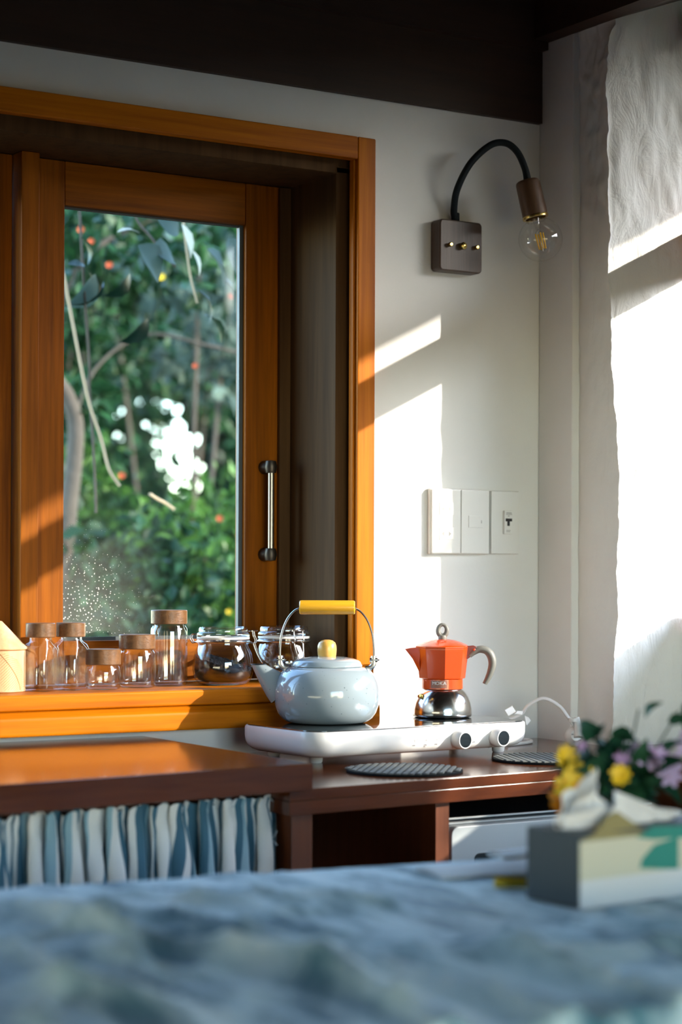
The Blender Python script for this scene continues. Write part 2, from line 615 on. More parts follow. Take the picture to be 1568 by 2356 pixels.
M['boxolive'] = simple('carton_olive_flap', (0.30, 0.24, 0.09), 0.6)
M['bottle'] = simple('dark_green_glaze', (0.012, 0.035, 0.018), 0.25)
M['ovenwhite'] = simple('oven_enamel', (0.46, 0.50, 0.51), 0.25, 0.0, 0.2)
M['ovendark'] = simple('oven_dark', (0.015, 0.024, 0.03), 0.35)
M['ovenglass'] = simple('oven_glass', (0.012, 0.018, 0.022), 0.12)

# ================================================================== STRUCTURE
# back wall with the window opening (x -1.95..-0.40, z 0.87..1.90)
WX0, WX1, WZ0, WZ1 = -1.95, -0.40, 0.87, 1.90
b = MB()
b.box(WX1, 0.32, 0, 0.25, 0, 2.6)
b.box(-3.3, WX0, 0, 0.25, 0, 2.6)
b.box(WX0, WX1, 0, 0.25, 0, WZ0)
b.box(WX0, WX1, 0, 0.25, WZ1, 2.6)
tag(b.build('wall_back', M['wall'], smooth=False), kind='structure')

# right wall: smooth strip next to the corner
b = MB()
b.box(0.0, 0.30, -0.103, 0.0, 0, 2.6)
rw = tag(b.build('wall_right', M['wall'], smooth=True, bevel=0.004), kind='structure')


# rough plastered end of the right wall, wavy arris against the window reveal
def arris(z):
    pts = [(0.70, .006), (0.874, .004), (0.945, .002), (1.009, -.002), (1.05, -.008), (1.072, -.010), (1.144, -.004), (1.20, -.010),
           (1.323, -.011), (1.36, -.007), (1.39, -.005), (1.43, .001), (1.485, .007), (1.549, .012), (1.63, .016), (1.708, .020),
           (1.787, .019), (1.86, .023), (1.945, .026), (2.02, .029), (2.08, .030), (2.136, .012), (2.20, .0), (2.6, .0)]
    z = max(pts[0][0], min(pts[-1][0], z))
    for (a, va), (c, vc) in zip(pts, pts[1:]):
        if a <= z <= c:
            t = (z - a) / (c - a)
            base = va + (vc - va) * t
            break
    return base + 0.0022 * noise.noise(Vector((z * 55, 3.1, 0))) + 0.0016 * noise.noise(Vector((z * 130, 9.1, 0)))


NB, NC, NZ = 26, 60, 330
YC = -0.222


def pillar(u, v):
    z = 0.70 + v * 1.62
    i = u * (NB + NC)
    av = arris(z)
    yc = YC + 0.44 * av
    xe = -0.46 * av
    if i <= NB:                                   # face towards the room (x about 0.015)
        t = i / NB
        y = -0.098 + (yc + 0.098) * t
        x = 0.017 - 0.011 * t * t + xe * t * t + (0.0015 + 0.003 * t) * noise.noise(Vector((2.0, y * 40, z * 30))) * (1.0 if z > 1.4 else 0.5)
        if z > 1.75:
            x += 0.006 * (z - 1.75) / 0.4 * noise.noise(Vector((7.0, y * 60, z * 45)))
        if t < 0.08:
            x += 0.003 * noise.noise(Vector((1.0, 5, z * 9)))
        if z > 2.02:                               # trowelled lumps under the lintel
            x -= 0.010 * min(1, (z - 2.02) / 0.06) * max(0, noise.noise(Vector((4.0, y * 28 + 2, z * 16)))) * 2
        return (x, y, z)
    t = (i - NB) / NC                              # reveal face towards the window
    r = 0.006 * math.exp(-t * 40)
    x = 0.006 + xe * math.exp(-t * 8) + t * 0.29
    k = 0.0026 if z < 1.55 else 0.0026 + 0.003 * min(1, (z - 1.55) / 0.3)
    n = noise.noise(Vector((x * 22, 1.3, z * 9))) + 0.5 * noise.noise(Vector((x * 60 + z * 10, 4.3, z * 26)))
    y = yc * math.exp(-t * 6) + (YC + 0.004) * (1 - math.exp(-t * 6)) - k * n + r
    return (x, y, z)


b = MB()
b.grid(pillar, NB + NC, NZ)
o = b.build('rough_end', [M['rough'], M['semi']], rw, sharp=75)
for k_, pf in enumerate(o.data.polygons):
    pf.material_index = 1 if (k_ % (NB + NC)) < NB else 0
b = MB()
b.box(0.02, 0.30, -0.205, -0.10, 0, 2.6)
b.build('wall_core', M['wall'], rw, smooth=False)
# wall below and beyond the right-hand window
b = MB()
b.box(0.172, 0.30, -1.40, -0.205, 0, 1.03)
b.box(0.02, 0.172, -1.40, -0.50, 0, 0.80)
b.box(0.02, 0.30, -4.8, -1.40, 0, 2.6)
b.build('wall_return', M['wall'], rw, smooth=False)

# right-hand window (mostly out of frame): opens the room to the sun
w2 = struct_root('window_2')
MB().box(0.172, 0.205, -1.40, -0.205, 1.702, 1.776).build('transom', M['win_x'], w2, bevel=0.003)
MB().box(0.172, 0.212, -1.40, -0.24, 1.03, 1.066).build('bottom_rail', M['win_x'], w2, bevel=0.003)
MB().box(0.172, 0.212, -1.40, -1.355, 1.066, 2.16).build('jamb', M['win_z'], w2, bevel=0.003)
b = MB()
b.prism([(0.156, 2.128), (0.172, 2.118), (0.19, 2.118), (0.19, 2.175), (0.156, 2.172)], 'y', -0.262, -0.236)
b.build('corner_bracket', M['win_x'], w2, bevel=0.003)

# beams and ceiling
b = MB()
b.box(-3.2, -0.002, -0.012, 0.0, 1.998, 2.135)
b.box(-3.2, -0.002, -0.03, 0.0, 2.1352, 2.32)
nv = []
tag(b.build('trim_1', M['beam'], smooth=False), kind='structure')
b = MB()
b.prism([(-0.035, 2.152), (0.0, 2.150), (0.30, 2.262), (0.30, 2.40), (-0.035, 2.34)], 'y', -2.6, 0.0)
tag(b.build('trim_2', M['beam'], smooth=False), kind='structure')
ceil = struct_root('ceiling')
for k in range(16):
    x1 = 0.34 - k * 0.23
    bb = MB()
    bb.prism([(0.25, 2.235), (-4.8, 3.25), (-4.8, 3.29), (0.25, 2.275)], 'x', x1 - 0.226, x1)
    bb.build('ceiling_plank', M['ceil'], ceil, bevel=0.004)
tag(MB().prism([(0.30, 2.47), (1.20, 2.334), (1.23, 2.34), (1.23, 2.40), (0.30, 2.54)], 'y', -5.0, 0.6).build('trim_3', M['beam'], smooth=False), kind='structure')
MB().prism([(0.3, 2.285), (-4.9, 3.30), (-4.9, 3.36), (0.3, 2.345)], 'x', -3.4, 0.45).build('roof_deck', M['beam'], ceil, smooth=False)
for k in range(4):
    y1 = -0.62 - k * 0.9
    zc = 2.235 + (0.25 - y1) * 0.201
    MB().box(-3.2, 0.3, y1 - 0.05, y1 + 0.05, zc - 0.13, zc + 0.01).build('rafter', M['beam'], ceil, bevel=0.004)

# unseen header added to keep light off the upper back wall
tag(MB().box(-3.2, 0.02, -2.12, -2.0, 1.66, 2.85).build('trim_4', M['boards'], smooth=False), kind='structure')
flo = struct_root('floor')
for k in range(20):
    MB().box(-3.2 + k * 0.16, -3.2 + k * 0.16 + 0.157, -4.8, 0.0, -0.03, 0.0).build('floor_plank', M['floor'], flo, bevel=0.002)
b = MB()
b.box(-3.3, -3.2, -1.0, 0.0, 0, 3.3)
b.box(-3.3, -3.2, -4.8, -3.0, 0, 3.3)
b.box(-3.3, -3.2, -3.0, -1.0, 0, 0.55)
b.box(-3.3, -3.2, -3.0, -1.0, 0.9, 3.3)
tag(b.build('wall_left', M['boards'], smooth=False), kind='structure')
b = MB()
b.box(-3.3, -2.6, -4.9, -4.8, 0, 3.3)
b.box(-0.3, 0.3, -4.9, -4.8, 0, 3.3)
b.box(-2.6, -0.3, -4.9, -4.8, 1.95, 3.3)
tag(b.build('wall_front', M['boards'], smooth=False), kind='structure')

# ------------------------------------------------------------------ window_1
w1 = struct_root('window_1')
b = MB()
b.box(-0.426, -0.388, -0.022, 0.0, 0.935, 1.921)
b.build('casing_jamb', M['win_z'], w1, bevel=0.003)
b = MB()
b.box(-2.0, -0.4262, -0.022, 0.0, 1.880, 1.921)
b.build('casing_head', M['win_x'], w1, bevel=0.003)
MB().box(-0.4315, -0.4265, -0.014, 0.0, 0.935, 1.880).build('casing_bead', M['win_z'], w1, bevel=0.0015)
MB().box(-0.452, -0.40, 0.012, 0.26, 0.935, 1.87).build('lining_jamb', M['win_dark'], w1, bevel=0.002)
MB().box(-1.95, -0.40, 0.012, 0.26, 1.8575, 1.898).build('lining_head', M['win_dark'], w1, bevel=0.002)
MB().box(-1.95, -0.3885, -0.028, 0.27, 0.908, 0.935).build('window_sill', M['win_x'], w1, bevel=0.004, segs=3)
b = MB()
b.prism([(0.0, 0.9078), (-0.026, 0.9078), (-0.031, 0.905), (-0.041, 0.898), (-0.0425, 0.893), (-0.0425, 0.873), (-0.040, 0.868), (0.0, 0.868)], 'x', -1.95, -0.3885)
b.build('sill_apron', M['win_x'], w1, bevel=0.001)
# mullion between the two casements
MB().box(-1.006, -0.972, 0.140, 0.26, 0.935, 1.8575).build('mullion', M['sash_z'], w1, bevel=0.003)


def sash(x0, x1, gx0, gx1, name_handle=True):
    fr = MB()
    y0, y1 = 0.176, 0.214
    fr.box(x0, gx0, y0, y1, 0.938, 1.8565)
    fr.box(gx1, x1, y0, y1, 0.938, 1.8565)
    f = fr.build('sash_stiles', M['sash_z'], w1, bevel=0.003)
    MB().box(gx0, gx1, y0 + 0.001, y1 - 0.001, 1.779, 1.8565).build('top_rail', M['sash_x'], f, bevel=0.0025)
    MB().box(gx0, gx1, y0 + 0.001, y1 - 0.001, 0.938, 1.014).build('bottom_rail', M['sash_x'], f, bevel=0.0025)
    MB().box(gx0 + 0.001, gx1 - 0.001, 0.1955, 0.1985, 1.012, 1.781).build('glass_pane', M['pane'], f, smooth=False)
    bd = MB()
    bd.box(gx1 - 0.008, gx1, 0.186, 0.195, 1.014, 1.779)
    bd.box(gx0, gx0 + 0.004, 0.190, 0.195, 1.014, 1.779)
    bd.box(gx0, gx1, 0.190, 0.195, 1.775, 1.779)
    bd.box(gx0, gx1, 0.190, 0.195, 1.014, 1.020)
    bd.build('glazing_bead', M['bead'], f, smooth=False)
    return f


sr = sash(-0.966, -0.4525, -0.909, -0.546)
sl = sash(-1.60, -1.0075, -1.545, -1.052)
# shaped edge moulding on the closing stile
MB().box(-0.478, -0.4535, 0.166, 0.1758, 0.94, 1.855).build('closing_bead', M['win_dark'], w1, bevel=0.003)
# pull handle
h = MB()
h.tube([(-0.505, 0.150, 1.175), (-0.505, 0.150, 1.325)], 0.0062, 14)
hd = h.build('pull_handle', M['dullsteel'], w1)
b = MB()
for z in (1.169, 1.331):
    b.lathe([(0, -0.013), (0.010, -0.011), (0.0125, 0), (0.010, 0.011), (0, 0.013)], 16, (-0.505, 0.152, z))
    b.tube([(-0.505, 0.152, z), (-0.505, 0.1765, z)], [0.010, 0.013], 12)
b.build('handle_mount', M['iron'], hd)

# ================================================================== WORKTOPS AND CABINET
ytop = lambda x: -0.519 + 0.055 * (x + 0.58) * -1.0            # front line runs slightly askew
b = MB()
xs0, xs1 = -2.0, -0.841
b.add([(xs0, -0.655, 0.818), (xs1, -0.556, 0.818), (xs1, -0.001, 0.818), (xs0, -0.001, 0.818),
       (xs0, -0.655, 0.858), (xs1, -0.556, 0.858), (xs1, -0.001, 0.858), (xs0, -0.001, 0.858)],
      [(0, 3, 2, 1), (4, 5, 6, 7), (0, 1, 5, 4), (1, 2, 6, 5), (2, 3, 7, 6), (3, 0, 4, 7)])
wt = b.build('worktop', M['count'], bevel=0.002)
tag(wt, 'raised left hand mahogany worktop, glossy, reflecting the sunlit window sill', 'worktop')


def right_top(z0, z1, dy=0.0):
    q = MB()
    pts = [(-0.875, -0.547 + dy), (-0.30, -0.503 + dy), (-0.085, -0.498 + dy), (0.0, -0.498 + dy), (0.0, -0.002), (-0.875, -0.002)]
    q.prism(pts, 'z', z0, z1)
    return q


wr = right_top(0.803, 0.820).build('worktop', M['count'], bevel=0.0015)
tag(wr, 'lower right hand mahogany worktop carrying the white induction hob', 'worktop')
right_top(0.782, 0.8026, 0.0006).build('edge_board', M['count'], wr, bevel=0.001)
# narrow ledge of the worktop running on below the right window
MB().box(-0.0005, 0.16, -0.498, -0.226, 0.803, 0.82).build('window_ledge', M['count'], wr, bevel=0.001)

cab = thing('cabinet', 'open mahogany base cabinet under the worktops, with upright posts and dark bays', 'cabinet', (-0.5, -0.3, 0))


def cbox(nm, x0, x1, y0, y1, z0, z1, m='count_z'):
    q = MB(Matrix.Translation((0.5, 0.3, 0)))
    q.box(x0, x1, y0, y1, z0, z1)
    return q.build(nm, M[m], cab, bevel=0.0015)


cbox('post', -0.862, -0.826, -0.530, -0.02, 0.0, 0.7815)
cbox('divider', -0.588, -0.562, -0.505, -0.02, 0.0, 0.7815)
cbox('side_panel', -0.03, -0.006, -0.47, -0.02, 0.0, 0.7815)
cbox('back_panel', -0.826, -0.03, -0.03, -0.012, 0.0, 0.7815)
cbox('bottom_shelf', -0.826, -0.03, -0.47, -0.03, 0.10, 0.12)
cbox('oven_shelf', -0.562, -0.03, -0.47, -0.03, 0.425, 0.445)
cbox('post', -1.98, -1.945, -0.62, -0.02, 0.0, 0.8175)
cbox('back_panel', -1.945, -0.862, -0.03, -0.012, 0.0, 0.8175)
cbox('bottom_shelf', -1.945, -0.862, -0.50, -0.03, 0.10, 0.12)

# oven in the right bay
ov = thing('oven', 'white countertop oven with rounded door, standing in the open cabinet bay', 'oven', (-0.33, -0.30, 0.445))
T = Matrix.Translation((0.33, 0.30, -0.445))
MB(T).box(-0.546, -0.112, -0.455, -0.09, 0.452, 0.745).build('oven_body', M['ovendark'], ov, bevel=0.006)
b = MB(T)
b.box(-0.546, -0.112, -0.4625, -0.4556, 0.7455, 0.7485)
b.build('top_highlight', M['ovenwhite'], ov, bevel=0.0008)  # thin white strip drawn as an edge highlight


def rrect(cx, cz, w, hgt, r, n=6):
    pts = []
    for (sx, sz, a0) in ((1, 1, 0), (-1, 1, 90), (-1, -1, 180), (1, -1, 270)):
        for k in range(n + 1):
            a = math.radians(a0 + 90 * k / n)
            pts.append((cx + sx * (w / 2 - r) + r * math.cos(a), cz + sz * (hgt / 2 - r) + r * math.sin(a)))
    return pts


b = MB(T)
b.prism(rrect(-0.331, 0.606, 0.420, 0.262, 0.014), 'y', -0.482, -0.458)
dr = b.build('oven_door', M['ovenwhite'], ov, bevel=0.0025)
b = MB(T)
b.prism(rrect(-0.325, 0.60, 0.345, 0.185, 0.010), 'y', -0.4835, -0.478)
b.build('door_window', M['ovenglass'], dr, bevel=0.0008)
b = MB(T)
b.box(-0.546, -0.112, -0.460, -0.4556, 0.7375, 0.7405)
b.build('lower_highlight', M['ovenwhite'], ov, bevel=0.0005)  # second white strip, a highlight line modelled as a solid
for sx in (-0.50, -0.16):
    for sy in (-0.40, -0.13):
        q = MB(T)
        q.lathe([(0, 0), (0.012, 0), (0.013, 0.007), (0, 0.007)], 14, (sx, sy, 0.445))
        q.build('foot', M['black'], ov)

# ------------------------------------------------------------------ gathered curtain
CX0, CX1, CZT, CZB = -1.90, -0.868, 0.809, 0.30
NU, NVV = 900, 44
cl = MB()
cuv = []


def curtain(u, v):
    s = u * 70.0                                    # fold phase
    w = noise.noise(Vector((u * 26, 0.3, 0))) * 2.2 + noise.noise(Vector((u * 60, 1.3, v * 0.8))) * 0.8
    ph = s * 2 * PI * 0.42 + w * 2.4 + 2.6 * noise.noise(Vector((u * 17, v * 1.9 + 3, 6.0))) * min(1, v * 2.5)
    sway = noise.noise(Vector((u * 34, v * 2.6, 4.0))) * 0.018 * min(1, v * 1.6)
    amp_x = 0.0105 * (0.5 + 0.75 * min(1.0, v * 3))
    amp_y = 0.0175 * (0.7 + 0.6 * min(1.0, v * 2.5)) * (0.75 + 0.5 * noise.noise(Vector((u * 35, 8.0, v))))
    x = CX0 + (CX1 - CX0) * u + amp_x * math.sin(2 * ph) + sway
    yl = -0.500 - 0.085 * (CX1 - x)
    y = yl + amp_y * math.cos(ph) + 0.007 * noise.noise(Vector((u * 80, v * 10, 2.0)))
    zt = CZT - 0.003 + 0.008 * noise.noise(Vector((u * 110, 3.0, 0))) + 0.003 * math.cos(ph * 2)
    z = zt + (CZB - zt) * v
    if v < 0.06:                                    # crumpled heading above the rod
        k = 1 - v / 0.06
        y -= 0.004 * k * noise.noise(Vector((u * 150, v * 60, 5.0))) * 2 - 0.004 * math.sin(v / 0.06 * PI)
        x += 0.004 * k * noise.noise(Vector((u * 130, v * 50, 9.0)))
    xe = CX1 - 0.022 * min(1, v * 2.2) + (0.004 if v > 0.02 else -0.008)
    if x > xe:                                      # hem turns back at the free edge
        y += (x - xe) * 0.5
        x = xe - (x - xe) * 0.5
    return (x, y, z)


cl.grid(curtain, NU, NVV)
cur = cl.build('curtain', M['stripe'], None, sharp=180)
me = cur.data
uvl = me.uv_layers.new(name='cloth')
li = np.empty(len(me.loops), dtype=np.int32)
me.loops.foreach_get('vertex_index', li)
uu = (li % (NU + 1)) / NU
vv = (li // (NU + 1)) / NVV
# fabric length is about 2.3 times the gathered width; one stripe repeat every 5.2 cm of cloth
arr = np.stack([uu * (1.032 * 2.3 / 0.072), vv], 1).astype(np.float32).ravel()
uvl.data.foreach_set('uv', arr)
tag(cur, 'gathered blue and white striped cotton curtain hung below the left worktop', 'curtain')
b = MB()
b.tube([(-1.92, -0.570, 0.800), (-0.864, -0.480, 0.800)], 0.003, 8)
b.build('curtain_rod', M['chrome'], cur)
b = MB()
b.tube([(-0.893, -0.509, 0.752), (-0.884, -0.512, 0.745), (-0.879, -0.512, 0.752), (-0.876, -0.513, 0.757)], 0.0006, 5)
b.tube([(-0.886, -0.512, 0.746), (-0.880, -0.513, 0.740), (-0.876, -0.513, 0.736)], 0.0006, 5)
b.build('loose_thread', M['gasket'], cur)

# ================================================================== HOB
HR = math.radians(3.5)
HC = (-0.464, -0.180)
hob = thing('induction_hob', 'white double induction hob with black glass top and two round knobs', 'hob', (HC[0], HC[1], 0.82), HR)


def rr_xy(w, d, r, n=8):
    return rrect(0, 0, w, d, r, n)


def loft(levels, cap_top=True, cap_bottom=True):
    q = MB()
    n = len(levels[0][0])
    vs, fs = [], []
    for poly, z in levels:
        vs += [(p[0], p[1], z) for p in poly]
    for i in range(len(levels) - 1):
        for k in range(n):
            k2 = (k + 1) % n
            fs.append((i * n + k, i * n + k2, (i + 1) * n + k2, (i + 1) * n + k))
    if cap_bottom:
        fs.append(tuple(range(n - 1, -1, -1)))
    if cap_top:
        o = (len(levels) - 1) * n
        fs.append(tuple(o + k for k in range(n)))
    q.add(vs, fs)
    return q


HW, HD = 0.468, 0.232
lv = []
for ins, z in ((0.030, 0.0145), (0.018, 0.0155), (0.010, 0.019), (0.004, 0.025), (0.001, 0.032), (0.0, 0.040), (0.0, 0.0555), (0.0015, 0.058), (0.005, 0.058)):
    lv.append((rr_xy(HW - 2 * ins, HD - 2 * ins, 0.040 - ins * 0.5, 10), z))
loft(lv).build('hob_body', M['white'], hob, sharp=50)
loft([(rr_xy(HW - 0.009, HD - 0.009, 0.0365, 10), 0.0575), (rr_xy(HW - 0.008, HD - 0.008, 0.037, 10), 0.0585), (rr_xy(HW - 0.009, HD - 0.009, 0.0365, 10), 0.0600)]).build('glass_top', M['blackglass'], hob, sharp=50)
IRH = Matrix.Rotation(-HR, 3, 'Z')


def hob_local(x, y):
    p = IRH @ Vector((x - HC[0], y - HC[1], 0))
    return p.x, p.y


for (fx, fy) in ((-0.628, -0.215), (-0.628, -0.075), (-0.245, -0.205), (-0.245, -0.075)):
    lx, ly = hob_local(fx, fy)
    MB().lathe([(0, 0), (0.009, 0), (0.0105, 0.002), (0.0125, 0.017), (0, 0.017)], 18, (lx, ly, 0)).build('foot', M['whitem'], hob)
RY = Matrix.Rotation(PI / 2, 4, 'X')               # lathe axis z -> front (-y)
for kx in (0.063, 0.147):
    q = MB(Matrix.Translation((kx, -HD / 2, 0.0345)) @ RY)
    q.lathe([(0, -0.001), (0.0150, -0.001), (0.0158, 0.001), (0.0152, 0.019), (0.0140, 0.0205), (0.0125, 0.0205), (0.0125, 0.019), (0, 0.019)], 32)
    kn = q.build('knob', M['white'], hob)
    q = MB(Matrix.Translation((kx, -HD / 2, 0.0345)) @ RY)
    q.lathe([(0, 0.0192), (0.0122, 0.0192), (0.0122, 0.0200), (0, 0.0202)], 28)
    q.build('knob_face', M['blackglass'], kn)
for ix in (-0.027, -0.003, 0.020, 0.102):
    q = MB(Matrix.Translation((ix, -HD / 2 - 0.0001, 0.037)) @ RY)
    q.lathe([(0.0030, 0), (0.0035, 0), (0.0035, 0.0002), (0.0030, 0.0002)], 16, closed=True)
    q.lathe([(0, 0), (0.0007, 0), (0.0007, 0.0002), (0, 0.0002)], 8, (0, 0.0085, 0))
    q.box(-0.0035, 0.0035, -0.0078, -0.0066, 0, 0.0002)
    q.box(-0.0014, 0.0014, -0.0008, 0.0006, 0, 0.0002)
    if ix == -0.003:
        q.box(-0.0022, 0.0022, -0.0100, -0.0090, 0, 0.0002)
    q.build('printed_icon', M['print'], hob, smooth=False)
# mains lead leaving the rear right corner
def hl(x, y, z):
    lx, ly = hob_local(x, y)
    return (lx, ly, z - 0.82)


def bez(p, n=12):
    """Catmull-Rom through points"""
    P_ = [Vector(q) for q in p]
    P_ = [2 * P_[0] - P_[1]] + P_ + [2 * P_[-1] - P_[-2]]
    out = []
    for i in range(1, len(P_) - 2):
        for k in range(n):
            t = k / n
            a, b_, c, d = P_[i - 1], P_[i], P_[i + 1], P_[i + 2]
            out.append(0.5 * ((2 * b_) + (c - a) * t + (2 * a - 5 * b_ + 4 * c - d) * t * t + (3 * b_ - a - 3 * c + d) * t ** 3))
    out.append(P_[-2])
    return out


cordp = bez([hl(-0.250, -0.100, 0.842), hl(-0.200, -0.100, 0.850), hl(-0.150, -0.108, 0.866), hl(-0.126, -0.115, 0.877), hl(-0.116, -0.125, 0.894), hl(-0.093, -0.140, 0.906),
             hl(-0.073, -0.160, 0.893), hl(-0.064, -0.175, 0.873), hl(-0.058, -0.184, 0.858), hl(-0.056, -0.188, 0.849)])
MB().tube(cordp, 0.0050, 10, flat=0.6).build('power_cord', M['white'], hob)
q = MB()
q.tube(bez([hl(-0.17, -0.075, 0.8235), hl(-0.12, -0.058, 0.8235), hl(-0.085, -0.055, 0.8235), hl(-0.075, -0.075, 0.8235), hl(-0.10, -0.105, 0.8235), hl(-0.17, -0.130, 0.8235)], 8), 0.0034, 8)
q.build('cord_loop', M['white'], hob)
px_, py_, pz_ = hl(-0.058, -0.190, 0.820)
Tp = Matrix.Translation((px_, py_, pz_))
q = MB(Tp @ Matrix.Rotation(-0.6, 4, 'Z') @ Matrix.Translation((0, 0, 0.0195)) @ Matrix.Rotation(math.radians(78), 4, 'X') @ Matrix.Translation((0, 0, -0.008)))
q.lathe([(0, -0.007), (0.015, -0.007), (0.0188, -0.004), (0.0188, 0.004), (0.016, 0.009), (0.010, 0.017), (0, 0.018)], 26)
pl = q.build('plug', M['white'], hob)
q = MB(Tp @ Matrix.Translation((0.002, -0.004, 0.0215)) @ Matrix.Rotation(-0.6, 4, 'Z'))
q.tube([(0, -0.010, -0.004), (0, -0.004, 0.008), (-0.001, 0.0, 0.022), (-0.002, 0.002, 0.032)], [0.0085, 0.008, 0.0062, 0.005], 12)
q.build('strain_relief', M['white'], pl)
q = MB(Tp @ Matrix.Translation((-0.004, 0.001, 0.049)))
q.lathe([(0.006, -0.003), (0.0095, -0.003), (0.0095, 0.003), (0.006, 0.003)], 16, closed=True)
q.build('cord_clip', M['white'], pl)
q = MB(Tp @ Matrix.Rotation(-0.6, 4, 'Z') @ Matrix.Translation((0, 0, 0.0195)))
for (ax, az) in ((-0.008, 0.004), (0.006, -0.007), (-0.005, -0.009)):
    q.box(ax - 0.0018, ax + 0.0018, -0.0165, -0.0145, az - 0.0012, az + 0.0012)
q.build('plug_slot', M['print'], pl)
# folded paper tag taped round the lead
q = MB()
c0 = Vector(hl(-0.155, -0.112, 0.881))
q.add([c0 + Vector(v) for v in ((-0.006, 0, 0.004), (0.0, -0.003, -0.006), (0.018, -0.004, 0.0), (0.012, 0, 0.011), (-0.006, .0006, 0.0045), (0.0, -0.0024, -0.0055), (0.018, -0.0034, 0.0005), (0.012, 0.0006, 0.0115))],
      [(0, 1, 2, 3), (7, 6, 5, 4), (0, 4, 5, 1), (1, 5, 6, 2), (2, 6, 7, 3), (3, 7, 4, 0)])
c1 = Vector(hl(-0.132, -0.118, 0.8795))
q.add([c1 + Vector(v) for v in ((-0.014, -0.004, -0.001), (0.004, -0.004, -0.003), (0.006, -0.003, 0.003), (-0.006, -0.002, 0.004), (-0.014, -0.002, -0.001), (0.004, -0.002, -0.003), (0.006, -0.001, 0.003), (-0.006, 0.000, 0.004))],
      [(0, 1, 2, 3), (7, 6, 5, 4), (0, 4, 5, 1), (1, 5, 6, 2), (2, 6, 7, 3), (3, 7, 4, 0)])
c2 = Vector(hl(-0.119, -0.122, 0.866))
q.add([c2 + Vector(v) for v in ((-0.004, 0, 0.008), (-0.002, -0.003, -0.010), (0.009, -0.002, -0.001), (0.006, 0.001, 0.005), (-0.004, .001, 0.008), (-0.002, -0.002, -0.010), (0.009, -0.001, -0.001), (0.006, 0.002, 0.005))],
      [(0, 1, 2, 3), (7, 6, 5, 4), (0, 4, 5, 1), (1, 5, 6, 2), (2, 6, 7, 3), (3, 7, 4, 0)])
q.build('cord_tag', M['whitem'], hob, smooth=False)

# ================================================================== KETTLE
KT = thing('kettle', 'pale grey blue enamel kettle with yellow wooden grip on the hob', 'kettle', (-0.565, -0.146, 0.880), -YAW)
kp = [(0, 0.001), (0.066, 0.001), (0.070, 0.003), (0.078, 0.0085), (0.0845, 0.018), (0.0885, 0.030), (0.0905, 0.044), (0.0900, 0.057), (0.0875, 0.069), (0.0825, 0.080), (0.0750, 0.0885), (0.0670, 0.0935), (0.0600, 0.0955), (0.0560, 0.0960)]
MB().lathe(kp, 72).build('kettle_body', M['enamel'], KT, sharp=60)
MB().lathe([(0.0560, 0.0955), (0.0600, 0.0960), (0.0605, 0.0975), (0.0590, 0.0995), (0.0575, 0.1035), (0.0540, 0.1065), (0.0440, 0.1098), (0.030, 0.1120), (0.014, 0.1130), (0, 0.1130)], 64).build('kettle_lid', M['enamel'], KT, sharp=60)
lidk = MB().lathe([(0, 0.1125), (0.0150, 0.1128), (0.0158, 0.116), (0.0164, 0.124), (0.0160, 0.131), (0.0140, 0.1365), (0.0095, 0.1402), (0.004, 0.1415), (0, 0.1416)], 32).build('lid_knob', M['knobwood'], KT, sharp=60)
# spout: broad cone leaning out to the left, open level mouth with a dark rim
sp = MB()
ringn = 28
vs, fs = [], []
secs = [((-0.070, 0.054), 0.033, 0.70), ((-0.080, 0.061), 0.0285, 0.62), ((-0.095, 0.075), 0.0215, 0.45), ((-0.109, 0.090), 0.0155, 0.2), ((-0.1165, 0.0985), 0.0130, 0.0)]
for (cx, cz), r, tl in secs:
    nx, nz = -math.sin(tl), math.cos(tl)            # ring normal
    ux, uz = nz, -nx
    for k in range(ringn):
        a = 2 * PI * k / ringn
        vs.append((cx + r * math.cos(a) * ux, r * 0.86 * math.sin(a), cz + r * math.cos(a) * uz))
m_ = len(secs)
for (cx, cz), r, tl in [((-0.1165, 0.0985), 0.0118, 0.0), ((-0.111, 0.092), 0.0125, 0.1)]:
    for k in range(ringn):
        a = 2 * PI * k / ringn
        vs.append((cx + r * math.cos(a), r * 0.86 * math.sin(a), cz))
for i in range(m_ + 1):
    for k in range(ringn):
        k2 = (k + 1) % ringn
        fs.append((i * ringn + k, i * ringn + k2, (i + 1) * ringn + k2, (i + 1) * ringn + k))
sp.add(vs, fs)
spo = sp.build('spout', M['enamel'], KT, sharp=70)
q = MB()
q.tube([(-0.1165 + 0.0125 * math.cos(a), 0.0108 * math.sin(a), 0.0987) for a in np.linspace(0, 2 * PI, 33)], 0.0009, 6, cap=False)
q.build('spout_rim', M['black'], spo)
# bail handle
bail = [(-0.0795, 0, 0.101)]
L_ = bez([(-0.0800, 0, 0.104), (-0.0800, 0, 0.128), (-0.0770, 0, 0.152), (-0.0690, 0, 0.174), (-0.0580, 0, 0.1885), (-0.0470, 0, 0.1945), (-0.030, 0, 0.196)], 6)
R_ = bez([(0.0800, 0, 0.104), (0.0800, 0, 0.128), (0.0770, 0, 0.152), (0.0690, 0, 0.174), (0.0580, 0, 0.1885), (0.0470, 0, 0.1945), (0.030, 0, 0.196)], 6)
MB().tube(L_ + R_[::-1], 0.0017, 8).build('bail_wire', M['chrome'], KT)
q = MB(Matrix.Translation((0, 0, 0.1965)) @ Matrix.Rotation(PI / 2, 4, 'Y'))
q.lathe([(0, -0.0475), (0.0100, -0.0475), (0.0118, -0.0460), (0.0122, -0.043), (0.0122, 0.043), (0.0118, 0.0460), (0.0100, 0.0475), (0, 0.0475)], 32)
q.build('grip', M['yellow'], KT)
